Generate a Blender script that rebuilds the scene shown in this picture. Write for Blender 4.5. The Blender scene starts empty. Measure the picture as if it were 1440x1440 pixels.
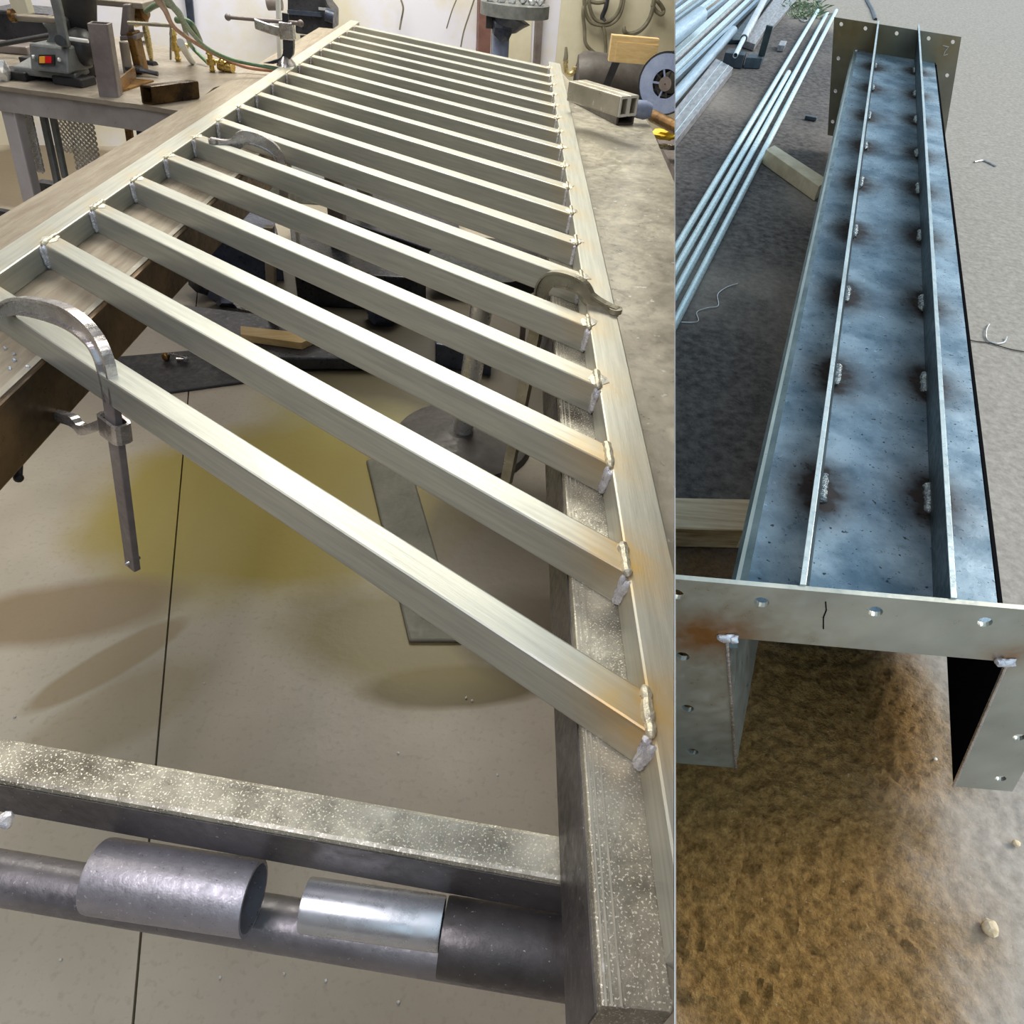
import bpy, bmesh, math, random
from mathutils import Vector, Matrix, noise
random.seed(7)
R_ = random.Random(11)
V = Vector
COL = bpy.context.scene.collection

# ------------------------------------------------------------------ camera
F = 1000.0; X0 = 720.0
up_c = V((.0948, -1, (-202.4-720+.0948*X0)/F)).normalized()
yw_c = (V((0, 0, 1)) - up_c*up_c.z).normalized()
xw_c = yw_c.cross(up_c)
RM = Matrix((xw_c, yw_c, up_c))            # camera axes (x right, y down, z forward) to world
CAM = V((0, 0, 1.42))
cd = bpy.data.cameras.new('camera'); cam = bpy.data.objects.new('camera', cd); COL.objects.link(cam)
cd.sensor_width = 36; cd.lens = F/1440*36; cd.clip_start = .02; cd.clip_end = 200
m3 = RM @ Matrix(((1, 0, 0), (0, -1, 0), (0, 0, -1)))
cam.matrix_world = Matrix.Translation(CAM) @ m3.to_4x4()
bpy.context.scene.camera = cam

def ray(x, y): return RM @ V(((x-X0)/F, (y-720)/F, 1))
def PL(x, y, z):                            # point of the workshop at world height z
    d = ray(x, y); return CAM + d*((z-CAM.z)/d.z)
vL = RM @ V((450-X0, 1280, F)); vL = vL/(-vL.z)       # downwards, 1 m of drop
nR = (RM @ V((.1, -1, (-385.4-720+.1*X0)/F))).normalized()
def PR(x, y, h):                            # point of the yard, h below the camera along its ground normal
    d = ray(x, y); return CAM + d*(-h/nR.dot(d))
vR = RM @ V((1079-X0, 990, F)); vR = vR/(-vR.dot(nR))
aR = (RM @ V((1274-X0, -978, F))).normalized()        # along the yard beam
NP = (RM @ V((F, 0, -(949-X0)))).normalized()         # partition plane normal (towards the yard)

def on_line(x, y, P, d):                    # point on the line P + t d nearest to the sight line through x, y
    r = ray(x, y); w = P-CAM
    a, b, c = d.dot(d), d.dot(r), r.dot(r); e, f = d.dot(w), r.dot(w)
    t = (b*f-c*e)/(a*c-b*b); return P + d*t
def vert(x, y, P): return on_line(x, y, P, vL)
def vertR(x, y, P): return on_line(x, y, P, vR)
def pxm(P, n): return n*((RM.transposed() @ (P-CAM)).z)/F
RIGHT = RM @ V((1, 0, 0)); RIGHT.z = 0; RIGHT.normalize()
FWD = V((-RIGHT.y, RIGHT.x, 0))

# railing homography: baluster number k, across v in 0..1 -> pixel
HM = [[-0.07782017, -0.41799848, 0.09679355], [0.01397021, -0.11762349, -0.34763613], [-0.10546424, 0.38537088, -0.71787015]]
ZT = .942; ZB = .900
def HP(k, v, z=ZT):
    q = [r[0]*k+r[1]*v+r[2] for r in HM]
    return PL(q[0]/q[2]*1000, q[1]/q[2]*1000, z)
uR = (HP(10, .5)-HP(2, .5))/8               # one baluster spacing along the rails
uRn = uR.normalized()
bR = (HP(5, 1)-HP(5, 0))                    # baluster vector

# ------------------------------------------------------------------ materials
def node(nt, t, **kw):
    n = nt.nodes.new(t)
    for k, v in kw.items():
        if k.startswith('i_'): n.inputs[int(k[2:]) if k[2:].isdigit() else k[2:].replace('_', ' ')].default_value = v
        else: setattr(n, k, v)
    return n
def c4(c): return (c[0], c[1], c[2], 1)
def mat(name, c1, c2=None, scale=6, metal=0., rough=.5, bump=0., bscale=80, axis=None, stretch=14,
        speck=None, spk=.62, sscale=160, heat=None, rvar=.15, p0=.35, p1=.65, heat2=None, trans=0, emit=None, spec=.5):
    m = bpy.data.materials.new(name); m.use_nodes = True; nt = m.node_tree; L = nt.links
    b = nt.nodes['Principled BSDF']
    c2 = c2 or c1
    tc = node(nt, 'ShaderNodeTexCoord'); src = tc.outputs['Object']
    if axis is not None:
        a = V(axis).normalized(); p = a.cross(V((0, 0, 1))).normalized(); q = a.cross(p)
        cmb = node(nt, 'ShaderNodeCombineXYZ')
        for i, (w, s) in enumerate(((a, 1), (p, stretch), (q, stretch))):
            dn = node(nt, 'ShaderNodeVectorMath', operation='DOT_PRODUCT'); L.new(src, dn.inputs[0]); dn.inputs[1].default_value = w*s
            L.new(dn.outputs['Value'], cmb.inputs[i])
        src2 = cmb.outputs[0]
    else: src2 = src
    n1 = node(nt, 'ShaderNodeTexNoise'); n1.inputs['Scale'].default_value = scale; n1.inputs['Detail'].default_value = 9; n1.inputs['Roughness'].default_value = .62
    L.new(src2, n1.inputs['Vector'])
    r = node(nt, 'ShaderNodeValToRGB'); r.color_ramp.elements[0].position = p0; r.color_ramp.elements[0].color = c4(c1)
    r.color_ramp.elements[1].position = p1; r.color_ramp.elements[1].color = c4(c2)
    L.new(n1.outputs['Fac'], r.inputs[0]); colr = r.outputs[0]
    n2 = node(nt, 'ShaderNodeTexNoise'); n2.inputs['Scale'].default_value = bscale; n2.inputs['Detail'].default_value = 6; n2.inputs['Roughness'].default_value = .6
    L.new(src2 if axis is not None else src, n2.inputs['Vector'])
    if speck:
        n3 = node(nt, 'ShaderNodeTexNoise'); n3.inputs['Scale'].default_value = sscale; n3.inputs['Detail'].default_value = 3
        L.new(src, n3.inputs['Vector'])
        rr = node(nt, 'ShaderNodeValToRGB'); rr.color_ramp.elements[0].position = spk; rr.color_ramp.elements[1].position = spk+.05
        L.new(n3.outputs['Fac'], rr.inputs[0])
        mx = node(nt, 'ShaderNodeMix', data_type='RGBA'); L.new(rr.outputs[0], mx.inputs[0]); L.new(colr, mx.inputs[6]); mx.inputs[7].default_value = c4(speck)
        colr = mx.outputs[2]
    for att, hc in (('tint_a', heat), ('tint_b', heat2)):
        if hc:
            at = node(nt, 'ShaderNodeAttribute', attribute_name=att)
            nn = node(nt, 'ShaderNodeTexNoise'); nn.inputs['Scale'].default_value = 45; nn.inputs['Detail'].default_value = 5; L.new(src, nn.inputs['Vector'])
            ad = node(nt, 'ShaderNodeMath', operation='MULTIPLY_ADD'); L.new(nn.outputs['Fac'], ad.inputs[0]); ad.inputs[1].default_value = 1.2; ad.inputs[2].default_value = .35
            mu = node(nt, 'ShaderNodeMath', operation='MULTIPLY', use_clamp=True); L.new(ad.outputs[0], mu.inputs[0]); L.new(at.outputs['Fac'], mu.inputs[1])
            mx = node(nt, 'ShaderNodeMix', data_type='RGBA'); L.new(mu.outputs[0], mx.inputs[0]); L.new(colr, mx.inputs[6]); mx.inputs[7].default_value = c4(hc)
            colr = mx.outputs[2]
    L.new(colr, b.inputs['Base Color'])
    b.inputs['Metallic'].default_value = metal; b.inputs['Specular IOR Level'].default_value = spec
    mr = node(nt, 'ShaderNodeMapRange'); mr.inputs[3].default_value = max(.03, rough-rvar); mr.inputs[4].default_value = min(1, rough+rvar)
    mr.inputs[1].default_value = .3; mr.inputs[2].default_value = .7
    L.new(n2.outputs['Fac'], mr.inputs[0]); L.new(mr.outputs[0], b.inputs['Roughness'])
    if bump:
        bp = node(nt, 'ShaderNodeBump'); bp.inputs['Strength'].default_value = bump; bp.inputs['Distance'].default_value = .004
        L.new(n2.outputs['Fac'], bp.inputs['Height']); L.new(bp.outputs[0], b.inputs['Normal'])
    if trans: b.inputs['Transmission Weight'].default_value = trans
    if emit: b.inputs['Emission Color'].default_value = c4(emit[0]); b.inputs['Emission Strength'].default_value = emit[1]
    return m

M = {}
M['rail'] = mat('brushed bare steel tube', (.39, .40, .36), (.52, .525, .465), 8, .65, .43, .06, 30, axis=bR, stretch=22, p0=.3, p1=.65, heat=(.62, .40, .13), rvar=.05)
M['rail2'] = mat('brushed bare steel rail', (.41, .415, .37), (.54, .54, .475), 8, .6, .43, .05, 30, axis=uR, stretch=20, p0=.3, p1=.62, heat=(.62, .42, .15), rvar=.05)
M['weld'] = mat('weld bead metal', (.88, .88, .92), (.48, .48, .53), 60, .45, .28, .5, 160)
M['weldtop'] = mat('straw tinted weld metal', (.80, .74, .55), (.50, .47, .38), 60, .5, .35, .5, 160)
M['weldcap'] = mat('pale ground weld', (.86, .85, .76), (.66, .63, .52), 60, .3, .4, .4, 160)
M['tablesteel'] = mat('worn table steel', (.12, .105, .08), (.58, .55, .45), 9, .5, .40, .3, 90, speck=(.80, .76, .64), spk=.58, sscale=520)
M['tabletop'] = mat('scuffed table steel', (.24, .215, .17), (.42, .385, .31), 4, .45, .45, .15, 50, speck=(.66, .62, .55), spk=.70, sscale=170)
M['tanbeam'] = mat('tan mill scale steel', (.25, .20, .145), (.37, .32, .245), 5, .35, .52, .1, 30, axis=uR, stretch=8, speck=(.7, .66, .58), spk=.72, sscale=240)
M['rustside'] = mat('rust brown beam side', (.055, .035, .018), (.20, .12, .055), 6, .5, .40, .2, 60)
M['plate'] = mat('brushed bench plate', (.36, .33, .27), (.58, .54, .45), 7, .45, .4, .15, 50, speck=(.75, .73, .68), spk=.67, sscale=60)
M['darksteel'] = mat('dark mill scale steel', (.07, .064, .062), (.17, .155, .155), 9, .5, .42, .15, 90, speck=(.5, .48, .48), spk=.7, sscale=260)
M['darkpipe'] = mat('grey mill scale pipe', (.17, .16, .17), (.33, .31, .32), 7, .6, .40, .15, 120, speck=(.5, .48, .5), spk=.68, sscale=300)
M['galv'] = mat('galvanized steel', (.60, .62, .66), (.80, .82, .84), 9, .7, .3, .06, 40)
M['chrome'] = mat('plated clamp steel', (.42, .39, .38), (.66, .64, .64), 14, .85, .26, .15, 60)
M['olive'] = mat('oiled clamp steel', (.26, .24, .18), (.44, .41, .32), 16, .7, .36, .2, 60)
M['black'] = mat('black rubber', (.012, .012, .014), (.03, .03, .032), 12, 0, .5, .1, 60)
M['blackmetal'] = mat('black painted metal', (.02, .022, .028), (.06, .06, .07), 9, .3, .35, .1, 60)
M['bluegrey'] = mat('dark blue grey metal', (.03, .04, .065), (.08, .095, .14), 12, .3, .35, .1, 60)
M['machinegrey'] = mat('hammered grey enamel', (.14, .15, .15), (.21, .22, .22), 30, .2, .45, .3, 150)
M['brownsteel'] = mat('brown grey scale steel', (.17, .14, .135), (.27, .235, .225), 12, .35, .5, .15, 100)
M['benchsteel'] = mat('bench steel', (.22, .185, .145), (.36, .315, .26), 6, .4, .45, .1, 50)
M['legpale'] = mat('pale lilac leg tube', (.46, .43, .45), (.62, .59, .62), 4, .3, .42, .05, 50)
M['legsteel'] = mat('pale bench leg steel', (.30, .275, .27), (.46, .43, .43), 5, .4, .42, .1, 50)
M['brass'] = mat('brass', (.55, .38, .10), (.75, .58, .22), 20, .85, .28, .1, 80)
M['gold'] = mat('gold coloured steel', (.62, .48, .20), (.85, .72, .42), 20, .7, .3, .1, 80)
M['darkbronze'] = mat('dark oily brown steel', (.015, .010, .006), (.17, .095, .03), 9, .6, .3, .1, 60, p0=.4, p1=.7)
M['bronze'] = mat('brown bronze tube inside', (.10, .05, .015), (.30, .16, .04), 14, .6, .35, .1, 60)
M['red'] = mat('red switch', (.75, .01, .015), rough=.35)
M['orange'] = mat('orange switch', (.95, .42, .05), rough=.35)
M['green_hose'] = mat('green hose rubber', (.09, .17, .09), (.17, .27, .15), 30, 0, .45)
M['red_hose'] = mat('red brown hose rubber', (.38, .18, .11), (.5, .26, .17), 30, 0, .45)
M['cable'] = mat('grey brown cable', (.12, .11, .075), (.20, .18, .13), 20, 0, .5)
M['wood'] = mat('pale plywood', (.55, .38, .16), (.68, .50, .26), 9, 0, .6, .1, 30, axis=(1, .2, 0), stretch=10)
M['lumber'] = mat('weathered pine', (.42, .31, .17), (.66, .54, .36), 7, 0, .65, .2, 30, axis=(1, 0, 0), stretch=16)
M['lumber2'] = mat('yellow pine side', (.36, .24, .10), (.66, .50, .28), 8, 0, .65, .2, 30, axis=(1, 0, 0), stretch=12)
M['grain'] = mat('pine end board', (.48, .42, .28), (.72, .66, .50), 8, 0, .65, .2, 30)
M['spool'] = mat('blue grey plastic', (.20, .25, .42), (.30, .36, .52), 9, 0, .35, trans=0)
M['white'] = mat('white cut tube end', (.75, .76, .74), rough=.4)
M['yellow'] = mat('yellow leather', (.85, .55, .02), (.95, .66, .05), 20, 0, .5, .2, 60)
M['drum'] = mat('dusty dark grey drum', (.05, .045, .042), (.11, .097, .09), 8, .1, .5, .1, 50)
M['redpost'] = mat('dull red brown post', (.17, .08, .07), (.26, .14, .12), 9, .3, .5)
M['mesh'] = mat('expanded metal', (.62, .60, .58), (.85, .84, .82), 20, .5, .35)
M['wall'] = mat('whitewashed wall', (.72, .67, .54), (.78, .78, .90), 1.3, 0, .7, .15, 14, p0=.4, p1=.55, rvar=.05)
M['wallcream'] = mat('cream wall sheet', (.55, .50, .36), (.72, .68, .54), 2.2, 0, .7, .15, 14, rvar=.05)
M['wallshade'] = mat('dark workshop sheet wall', (.08, .075, .07), (.14, .13, .12), 2, .1, .6)
M['ceil'] = mat('dark ceiling sheet', (.16, .16, .155), rough=.8)
M['shade_scratch'] = mat('black recess shade and scratch', (.008, .008, .009), rough=1, spec=0)  # black for the scratch and the painted shade inside the beam
M['lip'] = mat('greenish mill edge', (.10, .17, .20), (.24, .34, .38), 8, .5, .4, .1, 60)
M['hole'] = mat('dark opening', (.01, .01, .01), rough=.8)
# yard
M['web'] = mat('blue grey mill plate', (.25, .39, .51), (.64, .81, .93), 9, .4, .40, .2, 60, p0=.36, p1=.6, speck=(.05, .08, .11), spk=.66, sscale=120, heat=(.015, .018, .022), heat2=(.30, .22, .19), rvar=.2, axis=None)
M['rib'] = mat('flat bar edge', (.40, .46, .46), (.58, .65, .65), 14, .7, .35, .1, 80)
M['ribdark'] = mat('dark mill bar', (.03, .05, .06), (.07, .10, .11), 9, .5, .45, .1, 60)
M['flange'] = mat('ground steel plate', (.30, .315, .28), (.50, .52, .46), 5, .7, .38, .12, 40, heat=(.28, .14, .05), rvar=.12)
M['flangefar'] = mat('straw tinted plate', (.22, .21, .16), (.34, .32, .25), 5, .6, .4, .12, 40, heat=(.36, .24, .08), rvar=.12)
M['galvpipe'] = mat('galvanized pipe', (.60, .79, .84), (.80, .94, .97), 9, .4, .32, .05, 40, axis=aR, stretch=10)
M['bluepipe'] = mat('blue grey pipe', (.30, .42, .52), (.46, .58, .68), 9, .5, .38, .05, 40, axis=aR, stretch=10)
M['palebar'] = mat('pale steel bar', (.60, .75, .80), (.82, .93, .97), 9, .6, .35, .05, 40, axis=aR, stretch=14)
M['scalebar'] = mat('scaly brown steel bar', (.24, .25, .27), (.48, .47, .48), 14, .5, .45, .1, 80, axis=aR, stretch=4)
M['yarddark'] = mat('dark end steel', (.035, .055, .075), (.07, .09, .11), 14, .3, .5, .1, 80)
M['rock'] = mat('pale tan stone', (.55, .40, .22), (.80, .70, .52), 40, 0, .8, .4, 80)
M['wire'] = mat('pale wire', (.65, .66, .66), rough=.35, metal=.5)
M['weed'] = mat('green weed', (.10, .16, .08), (.25, .33, .20), 30, 0, .6)
M['spatter'] = mat('silvery weld bead', (.55, .62, .64), (.16, .19, .20), 130, .8, .25, .8, 220)

# ------------------------------------------------------------------ mesh building
class MB:
    def __init__(s): s.bm = bmesh.new()
    def face(s, vs, smooth=False):
        try: f = s.bm.faces.new(vs); f.smooth = smooth; return f
        except ValueError: return None
    def prism(s, poly, ext):
        ext = V(ext); a = [s.bm.verts.new(V(p)) for p in poly]; b = [s.bm.verts.new(V(p)+ext) for p in poly]
        n = len(a); s.face(a[::-1]); s.face(b)
        for i in range(n): s.face((a[i], a[(i+1) % n], b[(i+1) % n], b[i]))
        return s
    def box(s, o, ex, ey, ez):
        o, ex, ey, ez = V(o), V(ex), V(ey), V(ez)
        return s.prism([o, o+ex, o+ex+ey, o+ey], ez)
    def loft(s, rings, closed=False, caps=True, smooth=False):
        vs = [[s.bm.verts.new(p) for p in r] for r in rings]; n = len(vs[0])
        for i in range(len(vs)-1):
            for j in range(n): s.face((vs[i][j], vs[i][(j+1) % n], vs[i+1][(j+1) % n], vs[i+1][j]), smooth)
        if caps: s.face(vs[0][::-1]); s.face(vs[-1])
        return vs
    def rect(s, P0, P1, w, h, r=.12, seg=2, n=1, wall=None, taper=None):
        """tube of rectangular section from P0 to P1; w and h are the section's full side vectors; P is its corner"""
        P0, P1, w, h = V(P0), V(P1), V(w), V(h)
        rr = r*min(w.length, h.length); a = rr/w.length; b = rr/h.length
        def sec(k=0.):
            ka, kb = k/w.length, k/h.length; out = []
            aa, bb = max(a-ka*.8, .01), max(b-kb*.8, .01)
            for cx, cy, a0 in ((1-ka-aa, 1-kb-bb, 0), (ka+aa, 1-kb-bb, 90), (ka+aa, kb+bb, 180), (1-ka-aa, kb+bb, 270)):
                for i in range(seg+1):
                    t = math.radians(a0+90*i/seg); out.append(w*(cx+aa*math.cos(t))+h*(cy+bb*math.sin(t)))
            return out
        o = sec(); rings = [[P0.lerp(P1, i/n)+q for q in o] for i in range(n+1)]
        if not wall: s.loft(rings)
        else:
            vo = s.loft(rings, caps=False); iv = sec(wall)
            vi = s.loft([[P1+q for q in iv], [P0+q for q in iv]], caps=False); m = len(o)
            for j in range(m):
                s.face((vo[0][j], vi[1][j], vi[1][(j+1) % m], vo[0][(j+1) % m]))
                s.face((vo[-1][(j+1) % m], vi[0][(j+1) % m], vi[0][j], vo[-1][j]))
        return s
    def tube(s, pts, rad, seg=12, caps=True, hollow=None):
        pts = [V(p) for p in pts]; n = len(pts)
        rads = rad if isinstance(rad, (list, tuple)) else [rad]*n
        rings = []; prev = None
        for i in range(n):
            t = (pts[min(i+1, n-1)]-pts[max(i-1, 0)]).normalized()
            if prev is None: u = t.orthogonal().normalized()
            else:
                u = prev-t*prev.dot(t); u.normalize()
            prev = u; w = t.cross(u)
            rings.append([pts[i]+(u*math.cos(2*math.pi*j/seg)+w*math.sin(2*math.pi*j/seg))*rads[i] for j in range(seg)])
        if hollow is None: s.loft(rings, caps=caps, smooth=True)
        else:
            vo = s.loft(rings, caps=False, smooth=True)
            inn = [[pts[i]+(q-pts[i])*hollow for q in rings[i]] for i in range(n)][::-1]
            vi = s.loft(inn, caps=False, smooth=True)
            for j in range(seg):
                s.face((vo[0][j], vi[-1][j], vi[-1][(j+1) % seg], vo[0][(j+1) % seg]))
                s.face((vo[-1][(j+1) % seg], vi[0][(j+1) % seg], vi[0][j], vo[-1][j]))
        return s
    def ribbon(s, pts, wv, tv, n=0):
        """bar of rectangular section swept along pts; wv = width vectors, tv = thickness vectors (lists or single)"""
        m = len(pts); W = wv if isinstance(wv, list) else [wv]*m; T = tv if isinstance(tv, list) else [tv]*m
        s.loft([[V(p)-V(w)/2-V(t)/2, V(p)+V(w)/2-V(t)/2, V(p)+V(w)/2+V(t)/2, V(p)-V(w)/2+V(t)/2] for p, w, t in zip(pts, W, T)])
        return s
    def blob(s, c, r, sub=2, amp=.2, sc=(1, 1, 1), seed=0):
        g = bmesh.ops.create_icosphere(s.bm, subdivisions=sub, radius=1)
        c = V(c)
        for v in g['verts']:
            d = v.co.copy(); k = 1+amp*noise.noise(d*1.7+V((seed*3.1, seed, 0)))
            v.co = c+V((d.x*r*sc[0], d.y*r*sc[1], d.z*r*sc[2]))*k
        for f in s.bm.faces:
            if f.verts[0] in g['verts']: pass
        return s
    def bead(s, a, b, r, lump=.35, n=None, seed=0):
        """a row of overlapping weld ripples from a to b"""
        a, b = V(a), V(b); n = n or max(6, int((b-a).length/(r*.8))); pts, rd = [], []
        rg = random.Random(seed)
        for i in range(n+1):
            t = i/n; pts.append(a.lerp(b, t)+V((rg.uniform(-1, 1), rg.uniform(-1, 1), rg.uniform(-1, 1)))*r*.12)
            rd.append(r*(.35 if i in (0, n) else 1)*(1-lump*.35+lump*.6*rg.random()))
        return s.tube(pts, rd, 8)

def clip(bm, side):
    if side == 'L': co, no = CAM-NP*.0008, NP
    else: co, no = CAM+NP*.0008, -NP
    if not any((v.co-co).dot(no) > 0 for v in bm.verts): return
    g = bmesh.ops.bisect_plane(bm, geom=bm.verts[:]+bm.edges[:]+bm.faces[:], dist=1e-6, plane_co=co, plane_no=no, clear_outer=True)
    es = [e for e in g['geom_cut'] if isinstance(e, bmesh.types.BMEdge)]
    try: bmesh.ops.edgeloop_fill(bm, edges=es)
    except Exception: pass
    if True: bmesh.ops.holes_fill(bm, edges=[e for e in es if e.is_valid and e.is_boundary], sides=0)

def build(name, mb, m, parent=None, side=None, heat=None, heat2=None, smooth=None, bevel=0, **tags):
    bm = mb.bm if isinstance(mb, MB) else mb
    if side: clip(bm, side)
    bmesh.ops.recalc_face_normals(bm, faces=bm.faces[:])
    if bevel:
        es = [e for e in bm.edges if len(e.link_faces) == 2 and e.calc_face_angle(0) > .6]
        bmesh.ops.bevel(bm, geom=es, offset=bevel, segments=2, profile=.5, affect='EDGES', clamp_overlap=True)
    if parent is not None: org = WORLD[parent.name]
    else:
        xs = [v.co for v in bm.verts]
        org = V((sum(p.x for p in xs)/len(xs), sum(p.y for p in xs)/len(xs), min(p.z for p in xs)))
    me = bpy.data.meshes.new(name)
    hv = [max([math.exp(-((v.co-p).length/r)**2)*k for p, r, k in heat] or [0]) for v in bm.verts] if heat is not None else None
    hv2 = [max([math.exp(-((v.co-p).length/r)**2)*k for p, r, k in heat2] or [0]) for v in bm.verts] if heat2 is not None else None
    for v in bm.verts: v.co -= org
    if smooth is not None:
        for f in bm.faces: f.smooth = smooth
    sm_ = [f.smooth for f in bm.faces]
    bm.to_mesh(me); bm.free()
    for nm, hh in (('tint_a', hv), ('tint_b', hv2)):
        if hh is not None:
            at = me.attributes.new(nm, 'FLOAT', 'POINT'); at.data.foreach_set('value', hh)
    me.set_sharp_from_angle(angle=math.radians(42)); me.polygons.foreach_set('use_smooth', sm_)
    me.materials.append(M[m] if isinstance(m, str) else m)
    o = bpy.data.objects.new(name, me); COL.objects.link(o)
    if parent is not None: o.parent = parent
    else: o.location = org
    WORLD[o.name] = org.copy()
    for k, v in tags.items(): o[k] = v
    return o
WORLD = {}
def thing(name, P, label, cat, group=None):
    o = bpy.data.objects.new(name, None); COL.objects.link(o); o.location = V(P); o.empty_display_size = .05
    WORLD[o.name] = V(P).copy(); o['label'] = label; o['category'] = cat
    if group: o['group'] = group
    return o
def struct(name, mb, m, side=None, **k): return build(name, mb, m, None, side, kind='structure', **k)

# ------------------------------------------------------------------ partition added between shop and yard to keep their light apart
e_h = NP.cross(V((0, 0, 1))).normalized()
if e_h.y < 0: e_h = -e_h
w_p = e_h.cross(NP).normalized()
if w_p.z < 0: w_p = -w_p
def PP(s, z): return CAM+e_h*s+w_p*((z-CAM.z)/w_p.z)
mb = MB(); mb.prism([PP(-3, -1.2), PP(9, -1.2), PP(9, 1.40), PP(.9, 1.40), PP(.5, 1.05), PP(-3, 1.05)], NP*.0006); mb2 = mb
o = struct('wall_added_partition', mb, mat('partition sheet', (.22, .21, .19), (.28, .27, .25), 3, .1, .7))
mb = MB(); q = V((NP.x, NP.y, 0)).normalized()*.0006
mb.prism([PP(.9, 1.40), PP(9, 1.40), PP(9, 1.40)+V((0, 0, 1.9)), PP(.9, 1.40)+V((0, 0, 1.9))], q)  # upper part added to keep sky light out of the shop
struct('wall_added_upper', mb, bpy.data.materials['partition sheet'])

# ------------------------------------------------------------------ workshop shell
WP0 = V((-2.9, 5.05, 0)); wd = V((.95, .305, 0)).normalized(); wn = V((-wd.y, wd.x, 0))
mb = MB(); mb.prism([WP0-wd*2.2, WP0+wd*3.05, WP0+wd*3.05+V((0, 0, 3.3)), WP0-wd*2.2+V((0, 0, 3.3))], wn*.1); struct('wall_back', mb, 'wall', 'L')
mb = MB(); mb.prism([WP0+wd*3.051, WP0+wd*7, WP0+wd*7+V((0, 0, 3.3)), WP0+wd*3.051+V((0, 0, 3.3))], wn*.1); struct('wall_cream', mb, 'wallcream', 'L')
mb = MB(); mb.box((-4.5, -2.6, 0), (-.1, 0, 0), (0, 8, 0), (0, 0, 3.3)); struct('wall_left', mb, 'wallshade')
mb = MB(); mb.box((-4.5, -2.6, 0), (4.9, 0, 0), (0, -.1, 0), (0, 0, 3.3)); struct('wall_front', mb, 'wallshade', 'L')
mb = MB(); mb.box((-4.5, -2.6, 3.3), (6.2, 0, 0), (0, 9.5, 0), (0, 0, .1))
bmesh.ops.bisect_plane(mb.bm, geom=mb.bm.verts[:]+mb.bm.edges[:]+mb.bm.faces[:], plane_co=PP(1, 1.4)+V((0, 0, 0)), plane_no=q, clear_outer=True)
struct('ceiling', mb, 'ceil')

# workshop floor with tooled joints and stains, plus painted reflections and shade
def floor_material():
    m = bpy.data.materials.new('workshop concrete'); m.use_nodes = True; nt = m.node_tree; L = nt.links; b = nt.nodes['Principled BSDF']
    tc = node(nt, 'ShaderNodeTexCoord'); P = tc.outputs['Object']
    def nz(s, d=6, src=P):
        n = node(nt, 'ShaderNodeTexNoise'); n.inputs['Scale'].default_value = s; n.inputs['Detail'].default_value = d; L.new(src, n.inputs['Vector']); return n.outputs['Fac']
    def ramp(f, a, b_, c1, c2):
        r = node(nt, 'ShaderNodeValToRGB'); r.color_ramp.elements[0].position = a; r.color_ramp.elements[1].position = b_
        r.color_ramp.elements[0].color = c4(c1); r.color_ramp.elements[1].color = c4(c2); L.new(f, r.inputs[0]); return r.outputs[0]
    def mix(f, a, c, t='MIX'):
        x = node(nt, 'ShaderNodeMix', data_type='RGBA', blend_type=t); L.new(f, x.inputs[0]); L.new(a, x.inputs[6])
        if isinstance(c, tuple): x.inputs[7].default_value = c4(c)
        else: L.new(c, x.inputs[7])
        return x.outputs[2]
    col = ramp(nz(2.2), .35, .65, (.37, .325, .26), (.50, .45, .37))
    col = mix(ramp(nz(70, 3), .55, .7, (0, 0, 0), (.35, .35, .35)), col, (.30, .26, .2))
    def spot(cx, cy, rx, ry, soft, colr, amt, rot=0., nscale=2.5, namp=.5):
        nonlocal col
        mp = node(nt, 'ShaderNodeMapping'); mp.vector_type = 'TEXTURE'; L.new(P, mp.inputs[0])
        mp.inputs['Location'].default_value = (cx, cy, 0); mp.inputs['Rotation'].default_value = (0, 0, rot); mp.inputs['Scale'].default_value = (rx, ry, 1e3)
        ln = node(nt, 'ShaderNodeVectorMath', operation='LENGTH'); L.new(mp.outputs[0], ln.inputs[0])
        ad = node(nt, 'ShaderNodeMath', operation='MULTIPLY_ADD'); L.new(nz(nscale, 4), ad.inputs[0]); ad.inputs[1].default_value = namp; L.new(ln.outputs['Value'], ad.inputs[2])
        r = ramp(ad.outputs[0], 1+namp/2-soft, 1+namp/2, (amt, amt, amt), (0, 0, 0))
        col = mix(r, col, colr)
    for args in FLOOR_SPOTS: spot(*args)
    b.inputs['Roughness'].default_value = .42; b.inputs['Specular IOR Level'].default_value = .35
    L.new(col, b.inputs['Base Color'])
    bp = node(nt, 'ShaderNodeBump'); bp.inputs['Strength'].default_value = .25; bp.inputs['Distance'].default_value = .004
    L.new(nz(35, 8), bp.inputs['Height']); L.new(bp.outputs[0], b.inputs['Normal'])
    return m
def fxy(x, y): p = PL(x, y, 0); return p.x, p.y
FLOOR_SPOTS = []  # brown stains, along with painted reflections and table shade
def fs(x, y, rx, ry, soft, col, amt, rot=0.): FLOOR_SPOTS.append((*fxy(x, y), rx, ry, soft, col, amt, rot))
fs(420, 700, .9, .64, .45, (.33, .26, .05), .92, .3)  # yellowish reflection on the floor, put in as colour
fs(640, 965, .34, .09, .45, (.10, .07, .025), .9, .15)  # table shadow painted on the concrete
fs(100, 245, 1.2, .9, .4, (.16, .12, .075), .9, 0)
fs(520, 560, .6, .5, .6, (.36, .32, .10), .7, .3)  # second patch of the painted yellow reflection
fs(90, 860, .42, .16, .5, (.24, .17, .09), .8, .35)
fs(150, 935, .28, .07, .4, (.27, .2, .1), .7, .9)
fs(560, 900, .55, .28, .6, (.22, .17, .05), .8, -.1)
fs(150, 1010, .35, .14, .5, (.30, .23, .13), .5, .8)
fs(790, 900, .42, .26, .5, (.085, .06, .035), .92, -.15)  # table shadow by the right beam, painted in
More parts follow.
